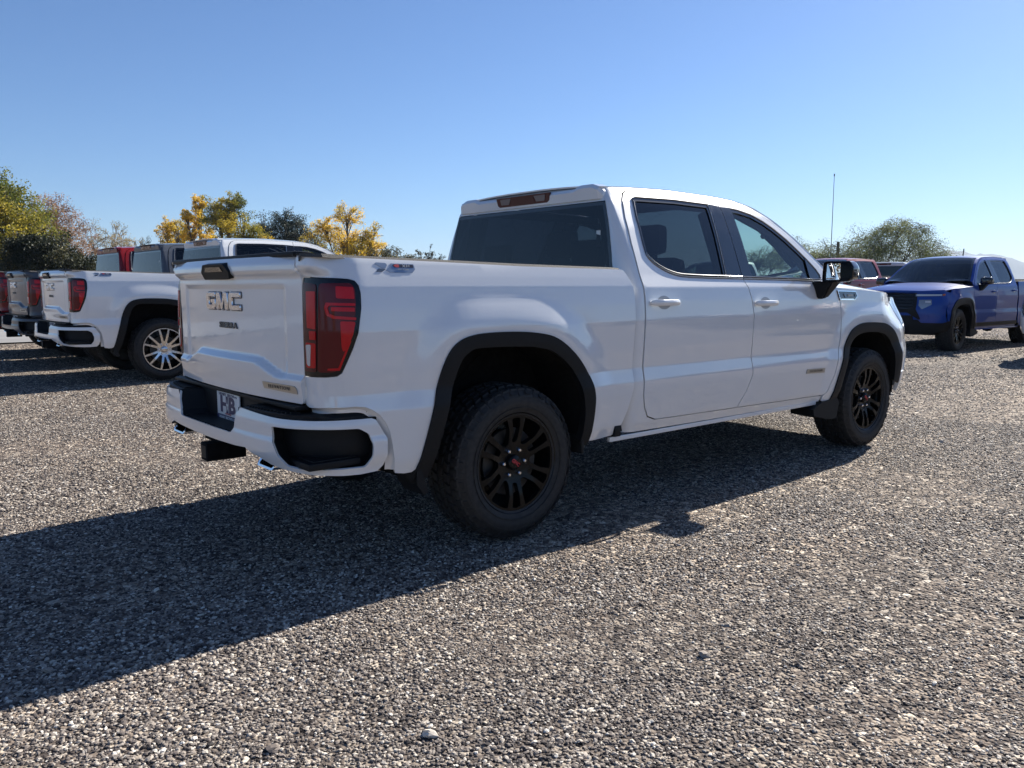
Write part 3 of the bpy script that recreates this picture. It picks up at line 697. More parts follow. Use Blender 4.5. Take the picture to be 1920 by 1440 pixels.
    for s_ in (-1, 1):
        g = Geo(); c0 = s_*.60
        rr_ = rounded([(-.092, -.026), (.078, -.026), (.092, .026), (-.078, .026)], .016, 4)
        V = []; k_ = len(rr_)
        for x_, q in ((-1.185, 1.0), (-1.178, 1.03), (-.95, .95), (-.95, .80), (-1.181, .84)):
            V += [(x_+(.020*a/.09 if x_ < -1.1 else 0)*0+.012*(b/.026) * (x_ < -1.1), c0+a*q*s_, .524+b*(q if q > .9 else q*.8)-.004) for a, b in rr_]
        F = [[j*k_+i, j*k_+(i+1) % k_, (j+1) % 5*k_+(i+1) % k_, (j+1) % 5*k_+i] for j in range(4) for i in range(k_)]+[[4*k_+i, 4*k_+(i+1) % k_, (i+1) % k_, i] for i in range(k_)]
        bm = bmesh.new(); vs = [bm.verts.new(v) for v in V]; [bm.faces.new([vs[i] for i in f]) for f in F]; one('exhaust_tip', M['chrome'], Geo().bm(bm))
    ub = Geo(); ub.box(-1.08, 4.35, -.50, -.40, .46, .60); ub.box(-1.08, 4.35, .40, .50, .46, .60); ub.box(.82, 3.0, -.93, .93, .47, .55); ub.box(-1.0, -.5, -.45, .45, .55, .75); ub.box(2.6, 4.4, -.6, .6, .40, .9); ub.box(.9, 2.4, -.25, .1, .40, .5)
    ub.tube([(0, -.80, .405), (0, .80, .405)], .055, 12); ub.lathe([(0, -.14), (.12, -.08), (.14, 0), (.12, .08), (0, .14)], 16, c=(0, .05, .405)); ub.tube([(3.745, -.80, .405), (3.745, .80, .405)], .04, 10); ub.tube([(0, .05, .42), (2.6, .05, .5)], .04, 8)
    for y_ in (-.52, .52): ub.tube([(-.72, y_, .56), (-.3, y_, .47), (0, y_, .44), (.35, y_, .46), (.75, y_, .56)], .035, 6)
    one('underbody', M['dark'], ub)
    # --- arch trims, wheel wells, splash guards
    inn_r = catmull([(-.585, .40), (-.545, .50), (-.500, .651), (-.452, .823), (-.401, .955), (-.350, 1.003), (-.278, 1.020), (0, 1.014), (.096, 1.002), (.205, .973), (.335, .880), (.405, .770), (.436, .65), (.435, .54), (.425, .46)], 4)
    po = [tuple(p) for p in ARCH_R if p[1] > .41]; pi_ = [tuple(p) for p in inn_r]
    polr = np.array([(a, b) for a, b in po]+pi_[::-1])
    two('arch_trim', M['plastic'], panel(polr, S_bed, (0, -1, 0), .03, depth=.05, off=.010))
    inn_f = ARCH_F.copy(); c_ = np.array([3.64, .55]); q = []
    inn_f = catmull([(3.20, .40), (3.235, .56), (3.275, .745), (3.33, .868), (3.40, .925), (3.52, .950), (3.70, .948), (3.84, .930), (3.96, .880), (4.04, .79), (4.085, .68), (4.10, .58), (4.10, .53)], 4)
    polf = np.array([tuple(p) for p in ARCH_F if p[1] > .41]+[tuple(p) for p in inn_f][::-1])
    two('arch_trim', M['plastic'], panel(polf, S_front, (0, -1, 0), .03, depth=.05, off=.010))
    for arc_, x0_ in ((inn_r, 0), (inn_f, 3.7)):
        g = Geo(); m_ = len(arc_); q = np.array([(c[0], c[1]) for c in arc_]); cx = (q[0, 0]+q[-1, 0])/2
        q2 = np.array([(a+(a-cx)*.05, b+(.02 if b > .6 else 0)) for a, b in q]); q2 = np.vstack([[q2[0, 0], .42], q2, [q2[-1, 0], .42]]); m_ = len(q2)
        V = [(a, -.985, b) for a, b in q2]+[(a, -.62, b) for a, b in q2]
        g.add(V, [[i, i+1, i+1+m_, i+m_] for i in range(m_-1)]+[[m_+i for i in range(m_)]]); two('wheel_well', M['dark'], g)
    g = Geo(); g.extrude([(-.640, .47), (-.615, .47), (-.575, .36), (-.60, .345), (-.640, .40)], lambda a, b: (a, -.83, b), (0, -.17, 0), 0); two('splash_guard', M['plastic'], g)
    g = Geo(); g.box(.43, .452, -1.000, -.80, .40, .50, .006); two('splash_guard', M['plastic'], g)
    g = Geo(); bm = bmesh.new(); ex = [(2.862, .400), (2.872, .350), (2.99, .325), (3.07, .305), (3.20, .300), (3.235, .42), (3.20, .46), (2.99, .445)]
    g.extrude(ex, lambda a, b: (a, -.80, b), (0, -.19, 0), 0); two('splash_guard', M['plastic'], g)
    # --- cab shell (right half, from the rear glass round to the A pillar)
    zt = lambda x_: float(Tz(x_))
    gl_z = [1.28, 1.35, 1.42, 1.5, 1.6, 1.7, 1.78, 1.812]; gl_y = lambda z_: float(np.interp(z_, [1.28, 1.42, 1.812], [.83, .822, .722]))
    left_edge = [(u_cab(gl_y(z_), z_), z_) for z_ in gl_z]
    cabp = [(u_cab(.83, .85), .85)]+left_edge+[(u_cab(.70, 1.83), 1.83), (u_cab(.66, 1.885), 1.885)]
    top = [(x_, zt(x_)) for x_ in (1.0, 1.2, 1.5, 1.8, 2.0, 2.15, 2.3, 2.45, 2.6, 2.7, 2.8, 2.9, 3.0, 3.08, 3.14)]
    cabp += top+[(3.135, 1.33), (3.112, 1.325)]
    gap = .008
    dtop = [(a+.004, b+gap) for a, b in DOOR_TOP_F[::-1]]+[(a, b+gap) for a, b in REAR_DOOR_EDGE[::-1][:4]]
    cabp += [(3.075, 1.365)]+dtop+[(1.098, 1.893), (1.044, 1.870), (1.006, 1.824)]+[(a-gap, b) for a, b in REAR_DOOR_EDGE[12:4:-1]]+[(a-gap, b) for a, b in REAR_DOOR_EDGE[4:2:-1]]+[(.995, .542), (1.068, .517), (1.25, .513), (1.904, .505), (2.70, .494), (2.985, .489)]
    cabp += [(2.975, .448), (2.2, .452), (1.4, .456), (.80, .462), (.745, .475), (.80, .60)]
    cabp = np.array(cabp)
    oc = lambda a, b: np.where((a > .93)[:, None], np.array((0, -1, .3)), np.array((-1, -1.2, .2)))
    two('cab_side', P, panel(cabp, S_cab, oc, res, rows=RWZ, depth=.015, off=-.004))
    two('sill_flange', P, Geo().box(.70, 2.95, -.958, -.935, .425, .452, .003))
    two('body_plug', M['plastic'], Geo().box(.715, .765, -.985, -.90, .455, .52, .008))
    hb = Geo(); hb.add([(float(xr(1.885)), y_, 1.885) for y_ in (-.665, .665)]+[(float(xr(1.812)), y_, 1.812) for y_ in (-.722, .722)], [[0, 1, 3, 2]]); hb.add([(float(xr(1.28)), y_, 1.28) for y_ in (-.83, .83)]+[(.80, y_, .85) for y_ in (-.83, .83)], [[0, 1, 3, 2]]); one('cab_back', P, hb)
    # rear glass
    gp = np.array([(y_, z_) for z_, y_ in ((1.29, .828), (1.42, .820), (1.5, .806), (1.6, .783), (1.7, .757), (1.808, .722))]+[(-y_, z_) for z_, y_ in ((1.808, .722), (1.7, .757), (1.6, .783), (1.5, .806), (1.42, .820), (1.29, .828))])
    S_bk = lambda a, b: (xr(b)+.004-.010*(1-(a/.8)**2), a, b)
    rw = one('rear_window', M['glass_rear'], panel(shrink(gp, .004), S_bk, OB, .06, depth=.0))
    ring = panel(shrink(gp, .001), S_bk, OB, .03, [shrink(gp, .022)], depth=.006, off=.0015); one('window_seal', M['gloss_black'], ring, rw)
    if main: one('window_sticker', M['sticker'], Geo().box(.868, .870, -.705, -.672, 1.545, 1.640), rw)
    # spoiler with stop lamp
    g = Geo(); V = []; ys = [-.70, -.675, -.62, -.52, -.47, -.30, 0, .30, .47, .52, .62, .675, .70]
    for y_ in ys:
        a = abs(y_); hgt = 1.900 if a < .48 else 1.917; hgt -= .018*(a > .66)+.03*(a > .69); 
        V += [(.97, y_, max(hgt+.004, float(S_top(np.array(.97), np.array(y_))[2])+.003) if a < .66 else hgt+.002), (.885+.02*(a > .69), y_, hgt), (.868+.02*(a > .69), y_, hgt-.022), (.874+.02*(a > .69), y_, 1.826), (.90, y_, 1.822)]
    F = [[i*5+j, i*5+j+1, (i+1)*5+j+1, (i+1)*5+j] for i in range(len(ys)-1) for j in range(4)]+[[0, 1, 2, 3, 4], [len(V)-1, len(V)-2, len(V)-3, len(V)-4, len(V)-5]]
    bm = bmesh.new(); vs = [bm.verts.new(v) for v in V]; [bm.faces.new([vs[i] for i in f]) for f in F]
    sp = one('roof_spoiler', P, Geo().bm(bm), None, 30)
    lp = rounded([(.268, 1.898), (-.268, 1.898), (-.255, 1.850), (-.235, 1.838), (.235, 1.838), (.255, 1.850)], .004)
    Ssp = lambda a, b: (.8665+.006*(1.878-b)/.05+0*a, a, b)
    sl_ = one('stop_lamp', M['lamp_maroon'], panel(lp, Ssp, OB, .05, depth=.01), sp)
    for s_ in (-1, 1): one('cargo_lamp', M['lamp_smoke'], panel(rounded([(s_*.225, 1.888), (s_*.115, 1.888), (s_*.135, 1.852), (s_*.215, 1.852)], .003), Ssp, OB, .05, depth=.003, off=.003), sl_)
    one('lamp_center', M['lamp_maroon'], panel([(.105, 1.888), (-.105, 1.888), (-.125, 1.850), (.125, 1.850)], Ssp, OB, .05, depth=.003, off=.0025), sl_)
    # roof, A pillars, windscreen
    xs_ = np.r_[np.linspace(.885, 2.30, 14)]
    re = [(x_, -float(H(Tz(x_)))+.002) for x_ in xs_]
    fr_ = [(2.33, -.55), (2.35, -.3), (2.36, 0), (2.35, .3), (2.33, .55)]
    one('roof', P, panel(np.array(re+fr_+[(x_, -y_) for x_, y_ in re[::-1]]), S_top, OT, .06, depth=.01))
    xa = np.linspace(2.30, 3.14, 10); hwx = lambda x_: float(H(Tz(x_)))
    ap = np.array([(x_, -hwx(x_)+.002) for x_ in xa]+[(x_, -hwx(x_)+.055) for x_ in xa[::-1]])
    two('windscreen_pillar', P, panel(ap, S_top, OT, .04, depth=.01))
    base = [(3.15, -.84), (3.24, -.70), (3.33, -.5), (3.40, -.25), (3.42, 0), (3.40, .25), (3.33, .5), (3.24, .70), (3.15, .84)]
    wp = np.array([(x_, -hwx(x_)+.058) for x_ in xa[1:]]+base+[(x_, hwx(x_)-.058) for x_ in xa[::-1][:-1]]+[(2.338, .55), (2.358, .3), (2.368, 0), (2.358, -.3), (2.338, -.55)])
    ws = one('windscreen', M['glass'], panel(wp, S_top, OT, .06, depth=0, off=-.004))
    one('screen_border', M['gloss_black'], panel(wp, S_top, OT, .05, [shrink(wp, .045)], depth=0, off=-.0015), ws)
    # --- doors
    for (nm, poly, win) in (('rear_door', REAR_DOOR_EDGE+[(a-.0, b) for a, b in DOOR_SPLIT[::-1]], WIN_R), ('front_door', [(a+gap, b) for a, b in DOOR_SPLIT]+DOOR_TOP_F[1:]+DOOR_FRONT[::-1], WIN_F)):
        poly = np.array(poly); win = np.array(win)
        g = panel(poly, S_cab, (0, -1, .3), res*.85, [win], rows=RWZ, depth=.03)
        for mir in (0, 1):
            fx = (lambda q: q.mirrored()) if mir else (lambda q: q)
            d = one(nm, P, fx(g))
            one('window_seal', M['gloss_black'], fx(panel(win, S_cab, (0, -1, .3), .04, [shrink(win, .024)], depth=.012, off=-.007)), d)
            one('window', M['glass_dark'] if nm == 'rear_door' else M['glass'], fx(panel(shrink(win, .022), S_cab, (0, -1, .3), .06, depth=0, off=-.014)), d)
            # belt moulding: two thin satin strips along the lower edge
            sel = win[(win[:, 1] < 1.60) & (win[:, 0] < 1.75)] if nm == 'rear_door' else win[win[:, 1] < 1.40]
            if nm == 'rear_door': path = [(1.108, 1.825), (1.078, 1.716), (1.064, 1.615), (1.055, 1.509), (1.062, 1.485), (1.081, 1.462), (1.12, 1.433), (1.186, 1.402), (1.25, 1.383), (1.319, 1.371), (1.42, 1.366), (1.60, 1.362), (1.79, 1.360), (1.956, 1.358)]
            else: path = [(1.964, 1.358), (2.062, 1.357), (2.46, 1.352), (2.775, 1.347), (2.915, 1.346), (2.948, 1.358)]
            path = [tuple(p) for p in catmull(path, 3)]
            g2 = Geo(); g2.tube(strip(path, S_cab, .001, .006), .0058, 8); g2.tube([(x_, y_+.003, z_+.014) for x_, y_, z_ in strip(path, S_cab, -.001, .006)], .0055, 6)
            one('belt_moulding', M['satin'], fx(g2), d)
            # top moulding dark
            # handle
            hx, hz = (1.114, 1.215) if nm == 'rear_door' else (2.172, 1.197)
            hy = -float(H(hz))
            cup_shade = [(hx+.062*math.cos(a), hz+.040*math.sin(a)) for a in np.linspace(0, 2*math.pi, 25)[:-1]]
            one('handle_cup_shade', M['cup_shade'], fx(panel(cup_shade, S_cab, (0, -1, 0), .03, depth=.0, off=.0012)), d)  # flat disc on the door; the hollow's shade is put into its colour
            hg = Geo(); pts = [(hx-.125, hy-.012, hz), (hx-.10, hy-.030, hz), (hx-.04, hy-.036, hz), (hx+.05, hy-.036, hz), (hx+.105, hy-.030, hz), (hx+.132, hy-.012, hz)]
            V = []
            for x_, y_, z_ in pts:
                e_ = .013 if x_ in (pts[0][0], pts[-1][0]) else .019
                V += [(x_, y_, z_-e_), (x_, y_-.006, z_-e_*.6), (x_, y_-.006, z_+e_*.6), (x_, y_, z_+e_), (x_, y_+.014, z_+e_*.7), (x_, y_+.014, z_-e_*.7)]
            F = [[i*6+j, i*6+(j+1) % 6, (i+1)*6+(j+1) % 6, (i+1)*6+j] for i in range(5) for j in range(6)]+[[0, 1, 2, 3, 4, 5], [35, 34, 33, 32, 31, 30]]
            bm = bmesh.new(); vs = [bm.verts.new(v) for v in V]; [bm.faces.new([vs[i] for i in f]) for f in F]; bmesh.ops.bevel(bm, geom=bm.edges[:], offset=.004, segments=2, affect='EDGES')
            one('door_handle', P, fx(Geo().bm(bm)), d, 50)
            if nm == 'front_door':
                one('mirror_sail', M['gloss_black'], fx(panel(rounded([(2.842, 1.500), (2.938, 1.418), (2.948, 1.378), (2.93, 1.360), (2.825, 1.362)], .006), S_cab, (0, -1, .3), .04, depth=.004, off=-.006)), d)
                one('sail_divider', M['gloss_black'], fx(panel([(2.826, 1.530), (2.848, 1.512), (2.832, 1.352), (2.808, 1.352)], S_cab, (0, -1, .3), .04, depth=.004, off=-.004)), d)
                if main: one('trim_badge', M['brushed'], fx(panel(rounded([(2.718, .679), (2.728, .711), (2.978, .704), (2.976, .671)], .003), S_cab, (0, -1, 0), .03, depth=.004, off=.005)), d)
                if main and not mir:
                    g3 = put_text('ELEVATION', .024, lambda a, b, hh: (2.85+a*1.22, -float(H(.69))-.0055-hh, .6915+b-a*.03), .001, space=1.2); one('badge_lettering', M['lettering'], g3, d)
                # mirror: arm, housing, glass
                mg = Geo()
                arm = [(2.62, 1.212), (2.72, 1.212), (2.80, 1.30), (2.86, 1.345), (2.66, 1.345), (2.60, 1.31)]
                V = []
                top_ = [(2.80, -.955, 1.34), (2.93, -.955, 1.335), (2.93, -1.13, 1.345), (2.80, -1.13, 1.345)]
                bot_ = [(2.84, -.985, 1.215), (2.92, -.985, 1.225), (2.915, -1.035, 1.225), (2.845, -1.035, 1.215)]
                bm = bmesh.new(); tv = [bm.verts.new(v) for v in top_]; bv = [bm.verts.new(v) for v in bot_]
                bm.faces.new(tv); bm.faces.new(bv[::-1]); [bm.faces.new([tv[i], tv[(i+1) % 4], bv[(i+1) % 4], bv[i]]) for i in range(4)]
                bmesh.ops.bevel(bm, geom=bm.edges[:], offset=.010, segments=2, affect='EDGES'); mg.bm(bm)
                mir_o = one('side_mirror', M['plastic'], fx(mg))
                sec = rounded([(-1.008, 1.345), (-1.03, 1.330), (-1.20, 1.340), (-1.243, 1.362), (-1.246, 1.44), (-1.215, 1.486), (-1.04, 1.490), (-1.012, 1.478)], .016, 4)
                ys_, zs_ = sec[:, 0], sec[:, 1]; cy_, cz_ = -1.125, 1.41; V = []; n_ = len(sec)
                lv = [(2.862, .955), (2.868, 1.0), (2.93, 1.0), (2.965, .92), (2.99, .70), (3.0, .35)]
                for x_, q_ in lv: V += [(x_, cy_+(a-cy_)*q_, cz_+(b-cz_)*q_) for a, b in zip(ys_, zs_)]
                F = [[j*n_+i, j*n_+(i+1) % n_, (j+1)*n_+(i+1) % n_, (j+1)*n_+i] for j in range(len(lv)-1) for i in range(n_)]+[[(len(lv)-1)*n_+i for i in range(n_)]]
                V += [(2.885, cy_+(a-cy_)*.93, cz_+(b-cz_)*.92) for a, b in zip(ys_, zs_)]; o_ = len(lv)*n_
                F += [[i, (i+1) % n_, o_+(i+1) % n_, o_+i] for i in range(n_)]+[[o_+i for i in range(n_)]]
                bm = bmesh.new(); vs = [bm.verts.new(v) for v in V]; [bm.faces.new([vs[i] for i in f]) for f in F]
                one('mirror_housing', M['gloss_black'], fx(Geo().bm(bm)), mir_o, 35)
                gs = rounded([(-1.040, 1.352), (-1.195, 1.358), (-1.222, 1.376), (-1.224, 1.43), (-1.20, 1.468), (-1.045, 1.472)], .014, 4)
                gm = Geo(); gm.add([(2.884-(a+1.13)*.20, a, b) for a, b in gs], [list(range(len(gs)))]); one('mirror_glass', M['mirror'], fx(gm), mir_o)
    # B pillar trims
    for poly in ([(1.880, 1.851), (1.990, 1.841), (1.9515, 1.366), (1.792, 1.366)], [(1.996, 1.840), (2.104, 1.840), (2.066, 1.362), (1.959, 1.366)]):
        two('pillar_trim', M['gloss_black'], panel(np.array(poly), S_cab, (0, -1, .3), .05, depth=.004, off=.0025))
    # fender
    if True:
        pass
    fd = [(a+gap, b) for a, b in DOOR_FRONT][1:]
    fen = [(3.0, .486), (2.995, .452), (3.02, .444), (3.09, .444)]+[tuple(p) for p in ARCH_F if p[1] > .45]
    fen += [(4.19, .575), (4.26, .60), (4.30, .66), (4.31, .78), (4.315, .90), (4.27, .96), (4.20, 1.04), (4.12, 1.14), (4.07, 1.20), (4.055, 1.222), (4.04, 1.236), (4.0, 1.2435), (3.8, 1.262), (3.5, 1.279), (3.3, 1.288), (3.12, 1.299)]+fd[::-1]+[(3.012, .50)]
    two('front_fender', P, panel(np.array(fen), S_front, (0, -1, .3), res*.85, rows=RWZ[:3], depth=.02))
    vent = rounded([(3.13, 1.276), (3.40, 1.270), (3.424, 1.232), (3.378, 1.200), (3.158, 1.204)], .006)
    Sv = surf_shift(S_front, .006)
    vv = panel(vent, Sv, (0, -1, .2), .03, depth=.01)
    vm_l = []
    g = vv.scaled(sc) if sc != (1, 1, 1) else vv
    for mir in ((0, 1) if main else ()):
        fx = (lambda q: q.mirrored()) if mir else (lambda q: q)
        ve = one('fender_vent', M['gloss_black'], fx(vv))
        one('vent_frame', M['chrome'], fx(panel(vent, Sv, (0, -1, .2), .03, [shrink(vent, .006)], depth=.004, off=.003)), ve)
        one('vent_blade', M['satin'], fx(panel(rounded([(3.21, 1.252), (3.23, 1.222), (3.38, 1.222), (3.395, 1.238), (3.38, 1.258)], .004), Sv, (0, -1, .2), .03, [rounded([(3.235, 1.247), (3.245, 1.228), (3.372, 1.228), (3.382, 1.238), (3.374, 1.251)], .002)], depth=.004, off=.004)), ve)
        one('vent_blade', M['chrome'], fx(panel(rounded([(3.17, 1.2145), (3.365, 1.2125), (3.362, 1.2065), (3.17, 1.2085)], .001), Sv, (0, -1, .2), .03, depth=.004, off=.004)), ve)
        for zz in (1.262, 1.244, 1.232): one('vent_blade', M['satin'], fx(panel([(3.14, zz), (3.20, zz), (3.205, zz-.005), (3.14, zz-.005)], Sv, (0, -1, .2), .03, depth=.003, off=.003)), ve)
        if not mir and main:
            g3 = put_text('SIERRA', .022, lambda a, b, hh: (3.31+a*1.2, -float(S_front(3.31, 1.238)[1])*-1-.012-hh, 1.238+b), .001); one('vent_lettering', M['plate'], g3, ve)
    # hood and fender tops
    hw_ = .805
    xh = np.linspace(3.20, 4.05, 8)
    fe = [(4.12, -.93), (4.22, -.88), (4.35, -.76), (4.42, -.60), (4.47, -.40), (4.49, 0)]
    hood = [(3.22, -hw_)]+[(x_, -hw_+.01) for x_ in xh[1:]]+[(4.25, -.80), (4.34, -.74), (4.41, -.58), (4.455, -.38), (4.47, 0)]
    hp = np.array(hood+[(a, -b) for a, b in hood[::-1][1:]]+[(3.34, .5), (3.42, 0), (3.34, -.5)])
    one('hood', P, panel(hp, S_hood, OT, .07, depth=.02, off=.002))
    ft = np.array([(3.11, -.973), (3.3, -.975), (3.6, -.973), (3.85, -.966), (4.02, -.938), (4.12, -.905), (4.24, -.85), (4.335, -.765), (4.25, -.795), (4.05, -.80), (3.6, -.80), (3.215, -.811), (3.13, -.86)])
    def S_ft(a, b):
        x, y, z = S_hood(a, b); return x, y, z
    two('fender_top', P, panel(ft, S_ft, OT, .04, depth=.01))
    one('cowl', M['plastic'], panel(np.array([(3.12, -.90), (3.22, -.80), (3.36, -.5), (3.44, 0), (3.36, .5), (3.22, .80), (3.12, .90), (3.12, .84), (3.33, .49), (3.41, 0), (3.33, -.49), (3.12, -.84)]), lambda a, b: (a, b, S_hood(a, b)[2]-.02), OT, .06, depth=0))
    # front end
    ucen = 4.13+float(_FC[1][-1])
    of = lambda a, b: np.stack([np.clip(a-4.1, .0, 1), -np.clip(4.9-a, .05, 1), 0*a], -1)
    cen = lambda y_: ucen-y_
    if variant == 'pickup':
        two('headlight', M['headlamp'], panel(rounded([(4.065, 1.218), (4.13, 1.135), (4.21, 1.035), (4.28, .955), (4.34, .90), (4.40, .78), (4.46, .78), (4.50, 1.0), (cen(.60), 1.17), (4.30, 1.215)], .015), S_front, of, .04, depth=.02, off=.002))
        two('bumper_side', P, panel(rounded([(4.192, .595), (4.30, .60), (4.36, .70), (4.34, .86), (4.45, .74), (4.60, .70), (ucen, .70), (ucen, .48), (4.60, .44), (4.30, .425), (4.20, .428)], .008), S_front, of, .05, depth=.03, off=.010))
        two('grille_half', M['gloss_black'], panel([(4.46, .72), (ucen, .72), (ucen, 1.17), (cen(.60), 1.165), (4.50, .98)], S_front, of, .06, depth=.0, off=-.02))
        for k_ in range(6): two('grille_bar', M['satin'], panel([(4.52, .76+k_*.065), (ucen, .76+k_*.065), (ucen, .775+k_*.065), (4.52, .775+k_*.065)], S_front, of, .08, depth=.02, off=-.002))
    one('front_valance', M['plastic'], Geo().box(4.05, 4.50, -.80, .80, .36, .47, .02))
    # --- cabin
    c = Geo(); c.box(.90, 3.10, -.955, .955, .555, .60); one('cabin_floor', M['seat'], c)
    one('dashboard', M['seat'], Geo().box(2.62, 3.10, -.80, .80, 1.0, 1.33, .05))
    one('roof_liner', M['seat'], panel(np.array([(1.0, -.62), (2.25, -.60), (2.25, .60), (1.0, .62)]), lambda a, b: (a, b, S_top(a, b)[2]-.05), (0, 0, -1), .1, depth=0))
    for y_ in (-.42, .42):
        s = Geo(); s.box(1.72, 2.25, y_-.25, y_+.25, .85, 1.02, .05); s.box(1.60, 1.76, y_-.24, y_+.24, .95, 1.50, .06); s.box(1.58, 1.68, y_-.14, y_+.14, 1.52, 1.72, .045); s.box(1.61, 1.65, y_-.07, y_+.07, 1.45, 1.56); one('front_seat', M['seat'], s)
    s = Geo(); s.box(1.05, 1.50, -.68, .68, .85, 1.0, .05); s.box(.98, 1.10, -.68, .68, .95, 1.42, .05)
    for y_ in (-.45, .45): s.box(.99, 1.07, y_-.13, y_+.13, 1.42, 1.60, .035)
    one('rear_seat', M['seat'], s)
    one('steering_wheel', M['seat'], Geo().tube([(2.50+.18*math.sin(a)*.35, .42+.185*math.cos(a), 1.22+.18*math.sin(a)) for a in np.linspace(0, 2*math.pi, 25)[:-1]], .016, 8, closed=True))
    for y_ in (-1, 1):
        inn = Geo(); inn.tube([(2.52, y_*.735, 1.665), (2.60, y_*.70, 1.675), (2.72, y_*.72, 1.60), (2.82, y_*.755, 1.50), (2.84, y_*.80, 1.45)], .021, 8); one('grab_handle', M['seat'], inn)
        pi2 = Geo(); pi2.tube([(2.2, y_*.68, 1.83), (2.5, y_*.72, 1.73), (2.8, y_*.78, 1.56), (3.05, y_*.84, 1.38)], .035, 6); pi2.tube([(1.93, y_*.655, 1.80), (1.93, y_*.85, 1.3)], .045, 6); pi2.tube([(1.0, y_*.62, 1.80), (.98, y_*.76, 1.3)], .06, 6); pi2.tube([(1.0, y_*.63, 1.835), (2.2, y_*.62, 1.84)], .03, 6); one('pillar_cover', M['seat'], pi2)
        # inner door skins keep the cabin dark below the belt
        dk = Geo(); dk.box(.93, 3.05, y_*.90-.012, y_*.90+.012, .50, 1.36); one('door_inner', M['seat'], dk)
    one('firewall', M['dark'], Geo().box(3.08, 3.12, -.88, .88, .5, 1.30))
    one('rear_panel', M['seat'], Geo().box(.885, .90, -.80, .80, .55, 1.34))
M['badge_blue'] = mat('badge_blue_grey', (.24, .29, .36), .3, .8)
M['badge_dark'] = mat('badge_dark', (.015, .015, .04), .3)
M['emblem'] = mat('emblem_chrome', (.62, .60, .62), .16, 1)
M['ink_dark'] = mat('emblem_inlay', (.035, .006, .008), .08, .6, 1)
M['brushed'] = mat('brushed_badge', (.42, .42, .41), .34, 1)
M['disc'] = mat('brake_disc', (.05, .05, .05), .5, .7)
M['lamp_smoke'] = mat('smoked_lens', (.16, .13, .14), .12, 0, .5)
M['cup_shade'] = paint('cup_shade_paint', (.36, .37, .39))  # darker than the body paint to stand for shade in the handle recess
M['lettering'] = mat('badge_ink', (.12, .12, .12), .4, .8)
# ------------------------------------------------------------------ terrain height
def gh(x, y): return .011*np.maximum(0, np.asarray(y, float)-1.5)*(1-sm((np.asarray(y, float)-16)/30)*.6)+.004*np.maximum(0, np.asarray(x, float)-5)*(1-sm((np.asarray(x, float)-20)/40)*.7)
def spot(px, depth):
    """ground point seen in column px (of 1920) at a distance along the view axis"""
    r = cF+cR*(px-960)/FPX+cU*(720-536)/FPX; p = CAM+r*depth; return float(p[0]), float(p[1]), float(gh(p[0], p[1]))
# ------------------------------------------------------------------ vehicles
def place(o, x, y, rz, dz=0): o.location = (x, y, float(gh(x, y))+dz); o.rotation_euler = (0, 0, rz)
truck = tag(empty('pickup_truck'), 'large white crew cab pickup nearest the camera, with black wheels and arch trim', 'pickup truck')
build_truck(truck, M['white'])
wheels = []
def add_wheels(root, style, R, wb=3.745, yy=.832, steer=0, sc=1):
    for x_ in (0, wb):
        for s_ in (-1, 1): add_wheel(root, x_, s_*yy, s_, style, R, steer if x_ else 0, sc)
base_children = list(truck.children)
def clone(paint_m, label, style='black', R=.405):
    c = truck.copy(); COL.objects.link(c); c['label'] = label
    for ch in base_children: copy_tree(ch, c)
    recolor(c, {M['white']: paint_m} if paint_m else {})
    add_wheels(c, style, R); return c
wl = clone(None, 'white pickup with bright silver spoked wheels, parked just left of the nearest white pickup', 'silver', .412); place(wl, .715, 8.08, .008)
gl = clone(M['grey'], 'dark grey pickup parked between the silver wheeled white pickup and the red one'); place(gl, .68, 10.62, .01)
rl = clone(M['red'], 'dark red pickup at the far left end of the row of trucks'); place(rl, .60, 12.84, .013)
wr = clone(None, 'white pickup facing us at the right edge, only its front corner in view'); place(wr, 17.60, .04, math.pi)
rr = clone(M['red'], 'red pickup behind the black door mirror, left of the blue pickup'); place(rr, 21.2, 7.75, math.pi-.02)
wb_ = clone(None, 'white pickup seen through the front side window of the nearest pickup'); place(wb_, 22.5, 12.6, math.pi)
nb = []  # unseen trucks added only for what the paint reflects
for paint_m, y_, txt in ((M['grey'], -2.75, 'dark grey pickup added unseen just beyond the right edge, only to be reflected in the paint'), (None, -5.6, 'second white pickup added out of view, only to be reflected in the nearest doors'), (M['red'], -8.4, 'red pickup added out of view, only to be reflected in the nearest doors'), (M['blue'], -11.3, 'blue pickup added out of view at the row end, only to be reflected in the nearest doors')):
    c_ = clone(paint_m, txt); place(c_, 17.6+.05*y_, y_, math.pi)
add_wheels(truck, 'black', .405)
HAZE = 1.4e-4
# blue mid-size pickup facing us
bt = tag(empty('blue_pickup'), 'metallic blue pickup facing us beyond the hood of the nearest white pickup', 'pickup truck')
bsc = (.892, .960, .990)
build_truck(bt, M['blue'], bsc, 'mid')
def bpart(name, m, poly, off, depth=.02, two=True, res=.05):
    g = panel(poly, S_front, of_front, res, depth=depth, off=off).scaled(bsc); a = g.obj(name, m, bt)
    if two: g.mirrored().obj(name, m, bt)
ucen = 4.13+float(_FC[1][-1]); cy = lambda y_: ucen-y_
of_front = lambda a, b: np.stack([np.clip(a-4.1, .0, 1), -np.clip(4.9-a, .05, 1), 0*a], -1)
bpart('front_fascia', M['blue'], rounded([(4.19, .60), (4.30, .60), (4.36, .74), (4.335, .90), (4.25, 1.0), (4.10, 1.18), (4.30, 1.222), (cy(.60), 1.195), (cy(.44), 1.17), (cy(.44), .95), (cy(.30), .82), (cy(.0), .82), (cy(0), .72), (cy(.30), .72), (cy(.42), .60), (4.60, .50), (4.22, .50)], .01), .004)
